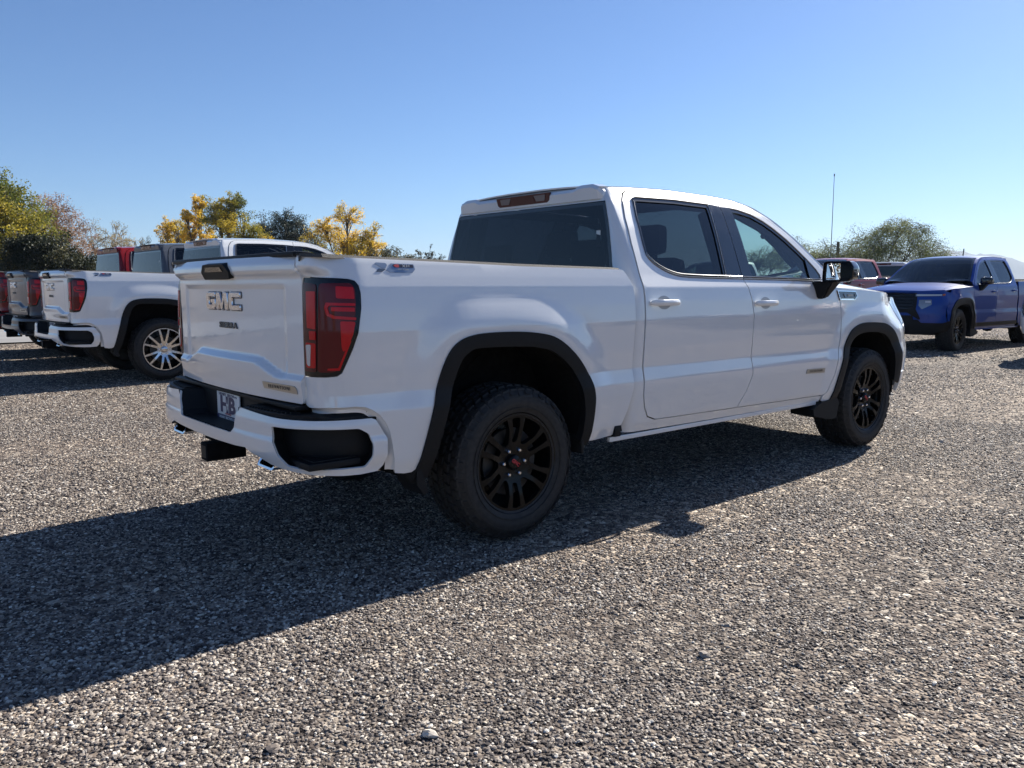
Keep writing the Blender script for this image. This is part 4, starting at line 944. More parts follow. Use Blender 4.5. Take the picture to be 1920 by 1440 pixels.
bpart('grille', M['plastic'], [(cy(.46), 1.165), (cy(0), 1.18), (cy(0), .80), (cy(.32), .80), (cy(.46), .94)], -.012, .0)
bpart('grille_surround', M['plastic'], [(cy(.50), 1.17), (cy(.44), 1.175), (cy(.44), .95), (cy(.30), .83), (cy(.0), .83), (cy(0), .79), (cy(.33), .79), (cy(.56), .66), (cy(.60), .665), (cy(.50), .86)], .008, .012)
bpart('chin', M['plastic'], rounded([(4.24, .64), (4.40, .60), (cy(.62), .60), (cy(.55), .66), (cy(.0), .66), (cy(0), .42), (cy(.6), .40), (4.26, .44)], .01), .018, .04)
bpart('fascia_crease', M['blue'], rounded([(4.40, .86), (cy(.84), .80), (cy(.60), .72), (cy(.60), .70), (cy(.84), .76), (4.40, .80)], .004), .016, .02)
bpart('hood_lip', M['blue'], rounded([(4.30, 1.235), (cy(.60), 1.215), (cy(0), 1.225), (cy(0), 1.185), (cy(.50), 1.178), (4.34, 1.172)], .008), .018, .03)
for k_ in range(5): bpart('grille_bar', M['gloss_black'], [(cy(.43), .87+k_*.06), (cy(0), .87+k_*.06), (cy(0), .885+k_*.06), (cy(.43), .885+k_*.06)], .0, .012)
bpart('daylight_lamp', M['headlamp'], rounded([(4.40, 1.150), (cy(.47), 1.150), (cy(.47), 1.105), (4.42, 1.115)], .006), .010)
bpart('lamp_strip', M['plate'], rounded([(4.42, 1.140), (cy(.49), 1.140), (cy(.49), 1.122), (4.43, 1.126)], .003), .014, .006)
bpart('turn_lamp', M['amber'], rounded([(4.31, 1.158), (4.39, 1.152), (4.41, 1.115), (4.33, 1.125)], .006), .010)
bpart('shield_lamp', M['headlamp'], rounded([(cy(.78), 1.045), (cy(.54), 1.04), (cy(.54), .93), (cy(.62), .86), (cy(.78), .95)], .01), .010)
bpart('fog_lens', M['lamp_white'], rounded([(cy(.76), 1.02), (cy(.66), 1.02), (cy(.66), .985), (cy(.76), .985)], .006), .014, .006)
bpart('lower_intake', M['plastic'], rounded([(cy(.44), .74), (cy(0), .74), (cy(0), .47), (cy(.34), .47), (cy(.47), .60)], .01), .012)
bpart('skid_plate', M['plastic'], rounded([(4.24, .53), (cy(0), .53), (cy(0), .36), (cy(.6), .36), (4.30, .42)], .01), -.01, .06)
rk = panel([(.60, .50), (2.98, .50), (3.02, .575), (.62, .575)], S_cab, (0, -1, 0), .06, depth=.05, off=.012).scaled(bsc); rk.obj('rocker_cladding', M['plastic'], bt); rk.mirrored().obj('rocker_cladding', M['plastic'], bt)
ax_ = Geo(); ax_.box(1.28, 1.36, -.035, .035, 1.895, 1.915, .006); ax_.tube([(1.30, 0, 1.91), (1.27, 0, 2.10)], .012, 6); ax_.obj('roof_antenna', M['gloss_black'], bt)
for arc_, S_ in ((ARCH_F, S_front), (ARCH_R, S_bed)):
    q = np.array([p for p in arc_ if p[1] > .45]); c0 = np.array([q[:, 0].mean(), .55]); o_ = q+(q-c0)/np.linalg.norm(q-c0, axis=1)[:, None]*.055
    g = panel(np.vstack([o_, q[::-1]]), S_, (0, -1, 0), .04, depth=.05, off=.020).scaled(bsc); g.obj('arch_flare', M['plastic'], bt); g.mirrored().obj('arch_flare', M['plastic'], bt)
bt_w = [add_wheel(bt, x_, s_*.79, s_, 'black', .430, .10 if x_ else 0, 1.06) for x_ in (0, 3.34) for s_ in (-1, 1)]
place(bt, 17.55, 3.10, 3.081, -.065)
recolor(bt, {M['glass']: M['glass_dark']})
# far white wagon roof behind the blue truck: another mid-size pickup pointing away to the right
wf = bt.copy(); COL.objects.link(wf); wf.name = 'white_pickup'; wf['label'] = 'white pickup behind the blue one, only its cab roof and side windows in view'
for ch in list(bt.children): copy_tree(ch, wf)
recolor(wf, {M['blue']: M['white']}); place(wf, 22.8, 8.3, .12)

# ------------------------------------------------------------------ ground, road
def grid_mesh(name, xs, ys, fz):
    X, Y = np.meshgrid(xs, ys); Z = fz(X, Y); nx, ny = len(xs), len(ys)
    V = np.stack([X.ravel(), Y.ravel(), Z.ravel()], -1); i, j = np.meshgrid(np.arange(nx-1), np.arange(ny-1)); a = (j*nx+i).ravel()
    F = np.stack([a, a+1, a+1+nx, a+nx], -1); me = bpy.data.meshes.new(name); me.from_pydata(V.tolist(), [], F.tolist()); me.polygons.foreach_set('use_smooth', [True]*len(F)); return me
def stretch(lo, hi, n, far):
    a = np.linspace(lo, hi, n); k = np.geomspace(1, far, 22)[1:]; s = a[1]-a[0]
    return np.r_[lo-(k*s)[::-1]+0*0, a, hi+k*s]
from mathutils import noise as mn
def und(X, Y):
    out = np.zeros(X.shape)
    r = np.hypot(X, Y)
    for ix in np.ndindex(X.shape):
        if r[ix] < 60: out[ix] = .010*mn.noise(Vector((X[ix]*1.7, Y[ix]*1.7, .3)))+.012*mn.noise(Vector((X[ix]*.35, Y[ix]*.35, 5)))
    return out-.006
xs = np.unique(np.r_[-np.geomspace(14, 3400, 24)[::-1], np.arange(-14, 30, .16), np.geomspace(30, 3400, 24)]); ys = np.unique(np.r_[-np.geomspace(12, 3400, 24)[::-1], np.arange(-12, 22, .16), np.geomspace(22, 3400, 24)])
U2 = None
gme = grid_mesh('ground', xs, ys, lambda X, Y: gh(X, Y)+und(X, Y))
def gravel_nodes(m, inst=False):
    t = m.node_tree; b = t.nodes['Principled BSDF']; N = t.nodes.new; L = t.links.new
    tc = N('ShaderNodeTexCoord'); geo = N('ShaderNodeNewGeometry')
    def ramp(cols):
        r = N('ShaderNodeValToRGB'); e = r.color_ramp.elements
        while len(e) < len(cols): e.new(.5)
        for i, (p, c) in enumerate(cols): e[i].position = p; e[i].color = (*c, 1)
        return r
    stone = [(0, (.034, .029, .029)), (.13, (.075, .063, .059)), (.32, (.135, .113, .100)), (.52, (.205, .172, .148)), (.70, (.285, .246, .208)), (.85, (.41, .36, .305)), (.95, (.56, .505, .43)), (1, (.70, .66, .59))]
    if inst:
        oi = N('ShaderNodeObjectInfo'); r = ramp(stone); L(oi.outputs['Random'], r.inputs[0])
        n = N('ShaderNodeTexNoise'); n.inputs['Scale'].default_value = 1.4; n.inputs['Detail'].default_value = 3; L(tc.outputs['Object'], n.inputs['Vector'])
        mx = N('ShaderNodeMixRGB'); mx.blend_type = 'MULTIPLY'; mx.inputs[0].default_value = .5; L(r.outputs[0], mx.inputs[1]); L(n.outputs[0], mx.inputs[2]); 
        g = N('ShaderNodeMixRGB'); g.blend_type = 'MULTIPLY'; g.inputs[0].default_value = 1; g.inputs[2].default_value = (1.3, 1.3, 1.3, 1); L(mx.outputs[0], g.inputs[1]); L(g.outputs[0], b.inputs['Base Color'])
        return
    hs = []; cols = []
    for sc_ in (30, 62):
        v = N('ShaderNodeTexVoronoi'); v.inputs['Scale'].default_value = sc_; v.inputs['Randomness'].default_value = 1; L(geo.outputs['Position'], v.inputs['Vector'])
        sp = N('ShaderNodeSeparateColor'); L(v.outputs['Color'], sp.inputs[0]); r = ramp(stone); L(sp.outputs[0], r.inputs[0]); cols.append(r)
        mt = N('ShaderNodeMath'); mt.operation = 'MULTIPLY'; mt.inputs[1].default_value = -sc_/30; L(v.outputs['Distance'], mt.inputs[0])
        ad = N('ShaderNodeMath'); ad.operation = 'MULTIPLY_ADD'; ad.inputs[1].default_value = .9; L(sp.outputs[1], ad.inputs[0]); L(mt.outputs[0], ad.inputs[2]); hs.append(ad)
    n = N('ShaderNodeTexNoise'); n.inputs['Scale'].default_value = 9; n.inputs['Detail'].default_value = 5; L(geo.outputs['Position'], n.inputs['Vector'])
    st = N('ShaderNodeMath'); st.operation = 'GREATER_THAN'; st.inputs[1].default_value = .52; L(n.outputs[0], st.inputs[0])
    mc = N('ShaderNodeMixRGB'); L(st.outputs[0], mc.inputs[0]); L(cols[0].outputs[0], mc.inputs[1]); L(cols[1].outputs[0], mc.inputs[2])
    # broad tracks of finer, browner dust
    n2 = N('ShaderNodeTexNoise'); n2.inputs['Scale'].default_value = .45; n2.inputs['Detail'].default_value = 5; mp = N('ShaderNodeMapping'); mp.inputs['Scale'].default_value = (.35, 1.2, 1); L(geo.outputs['Position'], mp.inputs[0]); L(mp.outputs[0], n2.inputs['Vector'])
    r2 = ramp([(.40, (.70, .68, .66)), (.62, (1.12, 1.04, .95))]); L(n2.outputs[0], r2.inputs[0])
    mm = N('ShaderNodeMixRGB'); mm.blend_type = 'MULTIPLY'; mm.inputs[0].default_value = 1; L(mc.outputs[0], mm.inputs[1]); L(r2.outputs[0], mm.inputs[2]); L(mm.outputs[0], b.inputs['Base Color'])
    bp = N('ShaderNodeBump'); bp.inputs['Strength'].default_value = 1; bp.inputs['Distance'].default_value = .016; L(hs[0].outputs[0], bp.inputs['Height'])
    bp2 = N('ShaderNodeBump'); bp2.inputs['Strength'].default_value = .8; bp2.inputs['Distance'].default_value = .008; L(hs[1].outputs[0], bp2.inputs['Height']); L(bp.outputs[0], bp2.inputs['Normal']); L(bp2.outputs[0], b.inputs['Normal'])
M['ground'] = mat('gravel_ground', (.2, .19, .18), .9, spec=.2); gravel_nodes(M['ground'])
M['stone'] = mat('gravel_stone', (.2, .19, .18), .75, spec=.3); gravel_nodes(M['stone'], True)
tag(link('ground', gme, M['ground']), 'gravel lot', kind='structure')
M['road'] = noisy(mat('road_asphalt', (.2, .2, .2), .85), (.19, .185, .18), (.24, .235, .23), 1.2, .3, 6, bscale=60, dist=.004)
rme = grid_mesh('road', np.arange(-60, 80, 2.), np.array([15.2, 16, 18, 20, 21.6]), lambda X, Y: gh(X, Y)+.03)
tag(link('road', rme, M['road']), kind='structure')
# loose stones: one cloud of points, each a real pebble
def gravel_points():
    P = []; S = []
    fwd = math.atan2(cF[1], cF[0])
    for (r0, r1, dens, s0, s1) in ((1.2, 3.4, 9500, .0036, .0112), (3.4, 5.5, 6200, .0045, .0118), (5.5, 9, 3200, .0055, .012), (9, 15, 900, .007, .014), (15, 26, 160, .011, .022)):
        half = .78; n = int(dens*.5*(r1*r1-r0*r0)*2*half); r = np.sqrt(rng.uniform(r0*r0, r1*r1, n)); a = fwd+rng.uniform(-half, half, n)
        x = CAM[0]+r*np.cos(a); y = CAM[1]+r*np.sin(a); s = .9*(s0+(s1-s0)*rng.beta(1.1, 3.2, n))
        pn = np.array([mn.noise(Vector((xx*.9, yy*1.4, 9))) for xx, yy in zip(x, y)]) if n < 400000 else np.zeros(n)
        pb = np.array([mn.noise(Vector((xx*.32, yy*.55, 4)))+.6*mn.noise(Vector((xx*2.1, yy*2.1, 6))) for xx, yy in zip(x, y)])
        s = s*(.92+.30*pn+.12*pb); keep = (y < 15.0)&(rng.uniform(0, 1, n) < np.clip(.90+.40*pn+.70*pb, .34, 1))
        P.append(np.stack([x, y], -1)[keep]); S.append(s[keep])
    # scattered larger stones
    n = 60; r = np.sqrt(rng.uniform(1.5, 200, n)); a = fwd+rng.uniform(-.7, .7, n); P.append(np.stack([CAM[0]+r*np.cos(a), CAM[1]+r*np.sin(a)], -1)); S.append(rng.uniform(.013, .022, n))
    P = np.concatenate(P); S = np.concatenate(S); return P, S
GP, GS = gravel_points(); 
uz = np.array([.010*mn.noise(Vector((x*1.7, y*1.7, .3)))+.012*mn.noise(Vector((x*.35, y*.35, 5))) for x, y in GP])-.006
GZ = gh(GP[:, 0], GP[:, 1])+uz+GS*rng.uniform(-.05, .45, len(GS))
pm = bpy.data.meshes.new('gravel'); pm.vertices.add(len(GP)); pm.vertices.foreach_set('co', np.stack([GP[:, 0], GP[:, 1], GZ], -1).ravel())
at = pm.attributes.new('rot', 'FLOAT_VECTOR', 'POINT'); at.data.foreach_set('vector', (np.stack([rng.normal(0, .20, len(GP)), rng.normal(0, .20, len(GP)), rng.uniform(0, 6.28, len(GP))], -1)).ravel())
at = pm.attributes.new('scl', 'FLOAT_VECTOR', 'POINT'); at.data.foreach_set('vector', (GS[:, None]*np.stack([rng.uniform(.85, 1.45, len(GP)), rng.uniform(.7, 1.1, len(GP)), rng.uniform(.38, .70, len(GP))], -1)).ravel())
at = pm.attributes.new('pick', 'INT', 'POINT'); at.data.foreach_set('value', rng.integers(0, 6, len(GP)).astype(np.int32))
gr = link('gravel', pm); gr['kind'] = 'stuff'; gr['label'] = 'loose grey and tan gravel stones'
ng = bpy.data.node_groups.new('gravel', 'GeometryNodeTree'); ng.interface.new_socket('Geometry', in_out='INPUT', socket_type='NodeSocketGeometry'); ng.interface.new_socket('Geometry', in_out='OUTPUT', socket_type='NodeSocketGeometry')
N = ng.nodes.new; L = ng.links.new; gi = N('NodeGroupInput'); go = N('NodeGroupOutput'); jn = N('GeometryNodeJoinGeometry')
for k_ in range(6):
    ic = N('GeometryNodeMeshIcoSphere'); ic.inputs['Radius'].default_value = 1; ic.inputs['Subdivisions'].default_value = 2
    nz = N('ShaderNodeTexNoise'); nz.noise_dimensions = '4D'; nz.inputs['W'].default_value = k_*3.7; nz.inputs['Scale'].default_value = 1.1; nz.inputs['Detail'].default_value = 1
    vm = N('ShaderNodeVectorMath'); vm.operation = 'SUBTRACT'; vm.inputs[1].default_value = (.5, .5, .5); L(nz.outputs['Color'], vm.inputs[0])
    v2 = N('ShaderNodeVectorMath'); v2.operation = 'SCALE'; v2.inputs['Scale'].default_value = 1.7; L(vm.outputs[0], v2.inputs[0])
    sp = N('GeometryNodeSetPosition'); L(ic.outputs[0], sp.inputs[0]); L(v2.outputs[0], sp.inputs['Offset'])
    sm_ = N('GeometryNodeSetMaterial'); sm_.inputs['Material'].default_value = M['stone']; L(sp.outputs[0], sm_.inputs[0])
    ss = N('GeometryNodeSetShadeSmooth'); ss.inputs['Shade Smooth'].default_value = False; L(sm_.outputs[0], ss.inputs[0])
    g2i = N('GeometryNodeGeometryToInstance'); L(ss.outputs[0], g2i.inputs[0]); L(g2i.outputs[0], jn.inputs[0])
m2p = N('GeometryNodeMeshToPoints'); L(gi.outputs[0], m2p.inputs[0]); iop = N('GeometryNodeInstanceOnPoints'); L(m2p.outputs[0], iop.inputs['Points']); L(jn.outputs[0], iop.inputs['Instance']); iop.inputs['Pick Instance'].default_value = True
def attr(nm, ty):
    a = N('GeometryNodeInputNamedAttribute'); a.data_type = ty; a.inputs[0].default_value = nm; return a
ap_ = attr('pick', 'INT'); L(ap_.outputs[0], iop.inputs['Instance Index']); ar = attr('rot', 'FLOAT_VECTOR'); e2r = N('FunctionNodeEulerToRotation'); L(ar.outputs[0], e2r.inputs[0]); L(e2r.outputs[0], iop.inputs['Rotation']); as_ = attr('scl', 'FLOAT_VECTOR'); L(as_.outputs[0], iop.inputs['Scale'])
L(iop.outputs[0], go.inputs[0]); md = gr.modifiers.new('stones', 'NODES'); md.node_group = ng

# ------------------------------------------------------------------ trees
def leaf_mat(name, cols, transl=.45):
    m = bpy.data.materials.new(name); m.use_nodes = True; t = m.node_tree; b = t.nodes['Principled BSDF']; b.inputs['Roughness'].default_value = .6; b.inputs['Specular IOR Level'].default_value = .25
    at = t.nodes.new('ShaderNodeAttribute'); at.attribute_name = 'tint'; r = t.nodes.new('ShaderNodeValToRGB'); e = r.color_ramp.elements
    while len(e) < len(cols): e.new(.5)
    for i, c in enumerate(cols): e[i].position = i/(len(cols)-1); e[i].color = (*c, 1)
    t.links.new(at.outputs['Fac'], r.inputs[0]); t.links.new(r.outputs[0], b.inputs['Base Color'])
    tr = t.nodes.new('ShaderNodeBsdfTranslucent'); t.links.new(r.outputs[0], tr.inputs[0]); mx = t.nodes.new('ShaderNodeMixShader'); mx.inputs[0].default_value = transl
    o = t.nodes['Material Output']; t.links.new(b.outputs[0], mx.inputs[1]); t.links.new(tr.outputs[0], mx.inputs[2]); t.links.new(mx.outputs[0], o.inputs[0]); return m
LM_ = {'greenyellow': leaf_mat('green_yellow_leaves', [(.07, .09, .018), (.14, .155, .028), (.30, .26, .04), (.58, .43, .05)]),
      'yellow': leaf_mat('yellow_leaves', [(.28, .23, .035), (.55, .40, .045), (.78, .53, .06), (.85, .62, .12)]),
      'olive': leaf_mat('dark_olive_leaves', [(.016, .022, .012), (.032, .038, .019), (.07, .07, .034), (.30, .24, .07)], .25),
      'russet': leaf_mat('russet_leaves', [(.16, .09, .055), (.26, .14, .08), (.34, .19, .10), (.42, .26, .14)], .3),
      'pine': leaf_mat('dark_evergreen_leaves', [(.012, .022, .014), (.02, .035, .022), (.035, .052, .032), (.05, .07, .04)], .1),
      'desert': leaf_mat('grey_green_leaves', [(.055, .070, .028), (.10, .12, .048), (.16, .18, .07), (.24, .25, .11)], .4),
      'tan': leaf_mat('dry_tan_leaves', [(.12, .11, .06), (.24, .21, .11), (.38, .31, .15), (.52, .40, .18)], .35)}
M['bark'] = noisy(mat('bark', (.10, .08, .06), .9), (.07, .055, .045), (.17, .14, .11), 6, .4)
M['bark_pale'] = noisy(mat('pale_bark', (.25, .21, .17), .9), (.20, .165, .135), (.34, .29, .24), 6, .4)
def tree(name, label, px, depth, top, hw, kind, seed, lobes, leaf=.16, n=9000, droop=0, group=None, bark='bark', bare=.0, base=None, spread=1.0):
    """lobes: (dx, z, rx, rz) in fractions of half-width and height: the clumps of the crown"""
    r = np.random.default_rng(seed); x0, y0, z0 = spot(px, depth); Hh = (1.31-z0+(536-top)/FPX*depth)*1.06; Wd = hw*1.22/FPX*depth
    root = tag(empty(name, (x0, y0, z0-.05)), label, 'tree', group)
    yaw = math.atan2(cR[1], cR[0])
    ax = np.array([math.cos(yaw), math.sin(yaw), 0]); ay = np.array([-math.sin(yaw), math.cos(yaw), 0])
    tr = Geo(); V = []; T = []
    zb = Hh*.16
    nt_ = 1 if Wd < Hh*.5 else 3
    tips = []
    for (dx, zf, rx, rz) in lobes:
        c = ax*dx*Wd+ay*r.normal(0, .3)*Wd*.5+np.array([0, 0, zf*Hh]); rxx = rx*Wd*1.28; rzz = rz*Hh*1.2
        st = np.array([r.normal(0, .12), r.normal(0, .12), 0]); mid = c*np.array([.35, .35, .5])+r.normal(0, .12, 3)
        R0 = .035*Hh/max(1, len(lobes)**.5); tr.tube([st, mid*.6, mid, c], [R0, R0*.8, R0*.55, R0*.22], 6)
        nb = 26
        for b in range(nb):
            d = r.normal(0, 1, 3); d /= np.linalg.norm(d); d[2] = abs(d[2])*.8-.15 if r.random() < .7 else d[2]
            q = c+d*np.array([rxx, rxx, rzz])*r.uniform(.55, 1.03)
            m1 = (c+q)/2+r.normal(0, .10, 3)*rxx+np.array([0, 0, -.05*rzz])
            tr.tube([c+(mid-c)*r.uniform(0, .5), m1, q], [R0*.26, R0*.15, .010+.0006*depth*.2], 4, cap=False)
            tips.append((q, c, rxx, rzz)); tips.append((m1, c, rxx, rzz))
            for s_ in range(3):
                q2 = q+(d+r.normal(0, .5, 3))*rxx*r.uniform(.14, .30); q2[2] -= droop*rzz*.4
                tr.tube([m1+(q-m1)*r.uniform(.4, 1), (q+q2)/2+r.normal(0, .04, 3), q2], [R0*.10, .012, .007], 3, cap=False)
                tips.append((q2, c, rxx, rzz))
    tr.obj('trunk', M[bark], root, 60)
    tips_p = np.array([t[0] for t in tips]); cs = np.array([t[1] for t in tips]); rx_ = np.array([t[2] for t in tips])
    w_ = rx_/rx_.sum(); idx = r.choice(len(tips_p), int(n*2.9), p=w_)
    cl = r.uniform(0, 1, len(tips_p)) > bare; idx = idx[cl[idx]]; k = len(idx)
    p = tips_p[idx]+np.clip(r.normal(0, 1, (k, 3)), -1.6, 1.6)*rx_[idx][:, None]*np.array([.13, .13, .10])*spread
    p[:, 2] -= np.abs(r.normal(0, 1, k))*droop*rx_[idx]*.25; p = p[p[:, 2] > .15]; k = len(p); idx = idx[:k]
    nrm = r.normal(0, 1, (k, 3)); nrm /= np.linalg.norm(nrm, axis=1)[:, None]; t1 = np.cross(nrm, r.normal(0, 1, (k, 3))); t1 /= np.linalg.norm(t1, axis=1)[:, None]; t2 = np.cross(nrm, t1)
    s = leaf*.60*r.uniform(.55, 1.25, k)[:, None]; asp = .62 if not droop else .35
    Vq = np.stack([p-t1*s*.5, p+t2*s*asp*.5, p+t1*s*.5, p-t2*s*asp*.5], 1).reshape(-1, 3); Fq = np.arange(4*k).reshape(-1, 4)
    me = bpy.data.meshes.new('crown'); me.from_pydata(Vq.tolist(), [], Fq.tolist())
    ph = r.uniform(0, 10); ti = np.array([.5+.75*mn.noise(Vector((a[0]*.55/leaf*.16, a[1]*.55, a[2]*.55+ph))) for a in p])+r.normal(0, .13, k)
    a_ = me.attributes.new('tint', 'FLOAT', 'FACE'); a_.data.foreach_set('value', np.clip(ti, 0, 1))
    link('crown', me, LM_[kind], root); return root
R_ = [(0, .55, .55, .28), (-.45, .50, .45, .25), (.45, .50, .45, .25), (-.2, .75, .45, .22), (.25, .76, .42, .20)]
GT = 'autumn trees beyond the lot'
tree('cottonwood_tree', 'large green and yellow tree at the far left edge, tallest on that side', -22, 38, 326, 112, 'greenyellow', 1, [(.0, .62, .50, .26), (-.4, .5, .5, .28), (.45, .48, .42, .26), (-.1, .80, .38, .16), (.35, .68, .35, .18), (.55, .35, .35, .2)], .19, 17000, group=GT)
tree('elm_tree', 'reddish brown half bare tree behind the large green and yellow one', 108, 52, 366, 56, 'russet', 2, [(-.35, .72, .45, .20), (.15, .78, .45, .16), (.5, .62, .45, .16), (.0, .55, .5, .2), (.75, .42, .3, .16), (-.4, .5, .4, .2)], .15, 6500, bark='bark_pale', bare=.3, group=GT)
tree('olive_tree', 'dark olive green bushy tree above the dark grey pickup tailgate', 62, 33, 438, 88, 'olive', 3, [(0, .6, .5, .3), (-.5, .5, .45, .3), (.45, .62, .38, .28), (.1, .78, .3, .18), (.75, .45, .3, .25), (-.9, .4, .3, .3)], .17, 12000)
tree('olive_tree', 'low dark bush behind the red pickup cab, left of its rear window', 165, 34, 468, 40, 'olive', 4, [(0, .6, .6, .3), (-.6, .55, .45, .3), (.5, .45, .4, .3)], .15, 5000)
tree('bare_tree', 'nearly bare grey tree with thin upright branches above the red pickup', 205, 55, 412, 58, 'tan', 5, [(-.35, .68, .34, .24), (.05, .70, .30, .26), (.40, .60, .28, .26), (.8, .55, .25, .22), (-.1, .45, .6, .2)], .13, 4200, bark='bark_pale', bare=.45, group=GT)
tree('yellow_tree', 'yellow leaved tree above the dark grey pickup cab', 328, 56, 408, 34, 'yellow', 6, [(0, .62, .5, .22), (-.5, .52, .4, .2), (.35, .78, .4, .16), (.5, .5, .4, .2), (-.2, .8, .3, .12)], .15, 5200, bare=.15, group=GT)
tree('yellow_tree', 'tall slim yellow tree left of the green and gold one', 380, 52, 376, 30, 'yellow', 7, [(0, .72, .42, .22), (-.4, .6, .35, .18), (.35, .5, .5, .2), (.1, .88, .25, .10), (-.6, .78, .25, .1)], .15, 5600, bare=.1, group=GT)
tree('green_gold_tree', 'green tree with golden top above the silver wheeled white pickup', 438, 50, 366, 44, 'greenyellow', 8, [(0, .66, .5, .24), (-.45, .72, .4, .2), (.4, .6, .45, .22), (.1, .85, .3, .12), (.75, .5, .3, .2)], .15, 7500, group=GT)
tree('yellow_tree', 'smaller golden tree between the green and gold tree and the dark evergreen', 500, 51, 424, 32, 'yellow', 9, [(0, .62, .5, .28), (-.6, .55, .4, .25), (.5, .5, .4, .25)], .14, 3800, bare=.1, group=GT)
tree('evergreen_tree', 'dark rounded evergreen tree behind the golden trees', 545, 62, 402, 54, 'pine', 10, [(0, .66, .5, .28), (-.5, .62, .45, .28), (.45, .60, .45, .26), (.8, .42, .3, .2), (-.1, .82, .35, .14)], .17, 9500)
tree('yellow_tree', 'golden yellow tree with bare side twigs, right of the dark evergreen', 652, 48, 382, 52, 'yellow', 11, [(.05, .80, .30, .16), (-.15, .60, .5, .18), (.15, .38, .6, .26), (.75, .56, .26, .2), (-.6, .70, .26, .14), (.3, .5, .45, .2)], .14, 8200, bare=.12, group=GT)
tree('yellow_bush', 'low yellow bush left of the golden tree with bare side twigs', 592, 46, 436, 36, 'yellow', 12, [(0, .6, .6, .3), (-.6, .6, .4, .25), (.5, .5, .5, .3)], .13, 3200, bare=.1, group=GT)
tree('dark_tree', 'small dark loose leaved tree left of the nearest pickup cab', 738, 44, 456, 40, 'olive', 13, [(-.4, .72, .45, .22), (.35, .66, .4, .2), (.8, .45, .3, .2), (-.2, .45, .6, .3)], .14, 3400, bare=.1)
tree('sparse_bush', 'sparse upright bush touching the nearest pickup rear window', 806, 46, 464, 30, 'olive', 14, [(-.5, .7, .25, .25), (0, .75, .25, .22), (.5, .65, .3, .25), (0, .4, .7, .3)], .12, 1700, bare=.25)
tree('evergreen_tree', 'small dark evergreen left of the yellow leaved tree above the grey pickup', 292, 60, 446, 24, 'pine', 15, [(0, .6, .6, .3), (-.5, .5, .4, .3), (.5, .6, .4, .3)], .16, 2600)
tree('mesquite_tree', 'grey green desert tree rising behind the nearest pickup windscreen pillar', 1488, 58, 440, 48, 'desert', 16, [(0, .68, .5, .24), (-.5, .6, .45, .25), (.5, .52, .4, .25), (.9, .35, .3, .25)], .15, 6500, .5, bark='bark')
tree('desert_scrub', 'low pale scrub bush between the two desert trees', 1545, 55, 486, 38, 'tan', 17, [(0, .6, .6, .35), (-.6, .5, .45, .3), (.6, .6, .4, .3)], .13, 2600, .3)
tree('palo_verde_tree', 'large grey green desert tree above the red and blue pickups', 1648, 44, 412, 104, 'desert', 18, [(.05, .66, .42, .26), (-.4, .56, .45, .24), (-.8, .48, .30, .24), (.35, .62, .38, .28), (.2, .84, .26, .12), (.75, .50, .34, .26), (0, .35, .8, .25), (.95, .42, .2, .18)], .13, 34000, .7)
tree('mesquite_tree', 'grey green tree seen through the front side window of the nearest pickup', 1420, 56, 448, 52, 'desert', 19, [(0, .62, .5, .26), (-.5, .5, .45, .28), (.5, .55, .45, .25)], .15, 5200, .4)
for k_, (bx, by, kind_, sd_, txt) in enumerate(((-34, -7, 'greenyellow', 31, 'green and yellow tree added out of view, for the reflection in the black door mirror'), (-36, 5, 'olive', 32, 'dark tree added out of view, for the reflection in the tailgate'), (-30, -21, 'yellow', 33, 'yellow tree added out of view, for the reflection in the door mirror'), (4, -44, 'olive', 34, 'dark tree added out of view, for the reflection in the bed side of the nearest pickup'), (30, -34, 'greenyellow', 35, 'green tree added out of view, for the reflection in the doors of the nearest pickup'))):
    o_ = tree('reflection_tree', txt, 960, 40, 400, 110, kind_, sd_, R_, .34, 1600); o_.location = (bx, by, 0)  # unseen trees added only for reflections in paint and door mirror
# mast, pole and roof aerial
M['metal'] = mat('weathered_metal', (.10, .10, .10), .5, .6)
x_, y_, z_ = spot(1555, 42); g = Geo(); Hm = 1.31-z_+(536-335)/FPX*42
mst = tag(empty('radio_mast', (x_, y_, z_)), 'thin tall radio mast standing behind the black door mirror', 'mast')
g.tube([(0, 0, 0), (0, 0, Hm*.35)], .045, 8); g.tube([(0, 0, Hm*.35), (0, 0, Hm)], [.022, .013], 8); g.obj('pole', M['metal'], mst)
Geo().box(-.10, .10, -.10, .10, 0, .12, .01).obj('base_plate', M['metal'], mst); Geo().tube([(0, 0, Hm-.02), (0, 0, Hm+.10)], .03, 8).obj('tip', M['metal'], mst)
x_, y_, z_ = spot(1568, 43); g = Geo(); g.tube([(0, 0, 0), (0, 0, 1.31-z_+(536-455)/FPX*43)], .08, 8); po_ = tag(empty('wooden_post', (x_, y_, z_)), 'short dark post beside the thin radio mast', 'post'); g.obj('post_shaft', M['bark'], po_)
x_, y_, z_ = spot(699, 62); Hm = 1.31-z_+(536-432)/FPX*62; an = tag(empty('television_aerial', (x_, y_, z_)), 'thin television aerial pole right of the golden tree', 'aerial')
Geo().tube([(0, 0, 0), (0, 0, Hm)], .04, 6).obj('pole', M['metal'], an)
yaw = math.atan2(cR[1], cR[0]); g = Geo()
for k_, (w_, h_) in enumerate(((1.1, .72), (.7, .76), (.9, .90))): g.tube([(-w_*math.cos(yaw), -w_*math.sin(yaw), Hm*h_), (w_*math.cos(yaw), w_*math.sin(yaw), Hm*h_+.1)], .02, 5)
g.obj('crossbars', M['metal'], an)
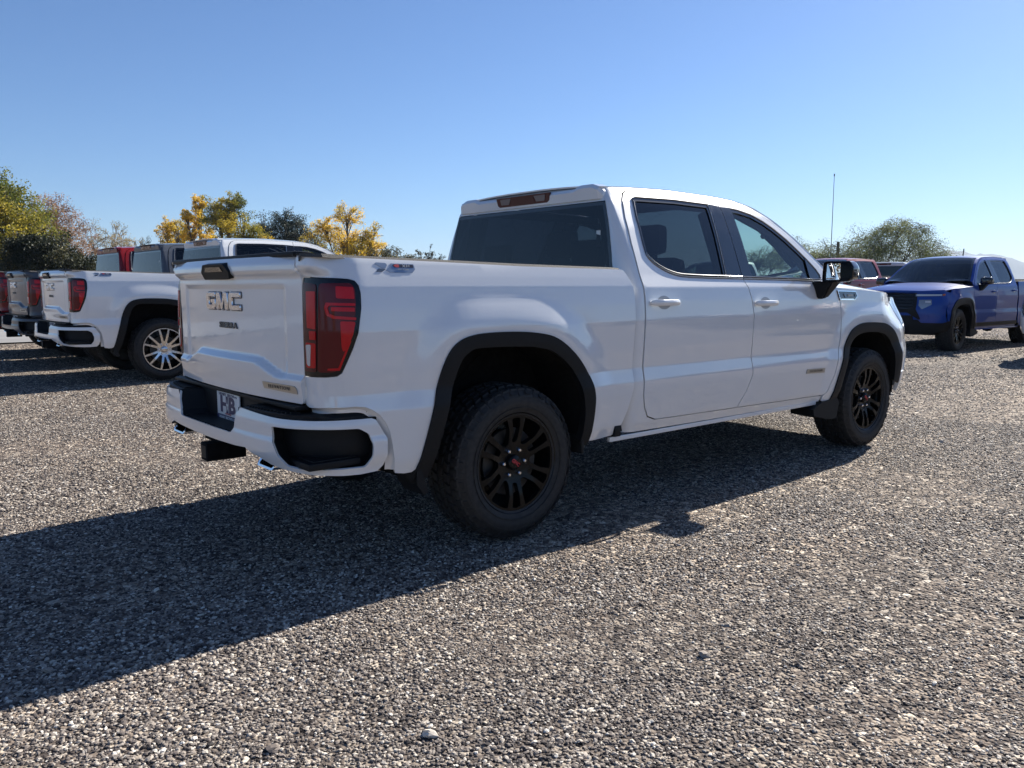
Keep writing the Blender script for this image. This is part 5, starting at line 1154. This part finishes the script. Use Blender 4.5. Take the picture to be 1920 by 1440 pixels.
# mountains
M['rock'] = noisy(mat('mountain_rock', (.1, .1, .1), .95), (.055, .055, .05), (.10, .095, .085), .004, .0)
pk = [(1600, 500), (1680, 488), (1720, 478), (1745, 470), (1763, 465), (1776, 468), (1790, 467), (1803, 473), (1813, 475), (1822, 473), (1832, 474), (1848, 474), (1862, 477), (1880, 482), (1900, 490), (1930, 500), (2000, 515), (2100, 526)]
D = 2900; V = []; F = []; n_ = 90
xs_ = np.linspace(1500, 2150, n_); hs_ = np.interp(xs_, [p[0] for p in pk], [p[1] for p in pk])+np.array([1.6*mn.noise(Vector((a*.12, 2, 0)))+.8*mn.noise(Vector((a*.4, 7, 0))) for a in xs_])
for j, (dd, k_) in enumerate(((0, 0), (300, .35), (600, .7), (900, 1), (1500, .6), (2400, 0))):
    for i, (a, h_) in enumerate(zip(xs_, hs_)):
        r_ = cF+cR*(a-960)/FPX; p = CAM+r_*(D-360+dd*.4); z_ = max(0, (536-h_)/FPX*D*.92)*k_*(1+.25*mn.noise(Vector((a*.05, j*1.3, 1)))*(k_ < 1)); V.append((p[0], p[1], z_+1))
for j in range(5):
    for i in range(n_-1): F.append([j*n_+i, j*n_+i+1, (j+1)*n_+i+1, (j+1)*n_+i])
me = bpy.data.meshes.new('mountains'); me.from_pydata(V, [], F); me.polygons.foreach_set('use_smooth', [True]*len(F))
tag(link('mountains', me, M['rock']), kind='structure')

# ------------------------------------------------------------------ air
hz = bpy.data.materials.new('haze_air'); hz.use_nodes = True; t = hz.node_tree; t.nodes.clear(); pv = t.nodes.new('ShaderNodeVolumePrincipled'); o = t.nodes.new('ShaderNodeOutputMaterial')
pv.inputs['Color'].default_value = (.52, .72, 1, 1); pv.inputs['Density'].default_value = HAZE; pv.inputs['Anisotropy'].default_value = .1; t.links.new(pv.outputs[0], o.inputs['Volume'])
tag(Geo().box(-3700, 3700, -3700, 3700, -2, 150).obj('haze', hz), kind='stuff')
SC.cycles.volume_bounces = 0; SC.cycles.volume_step_rate = 5
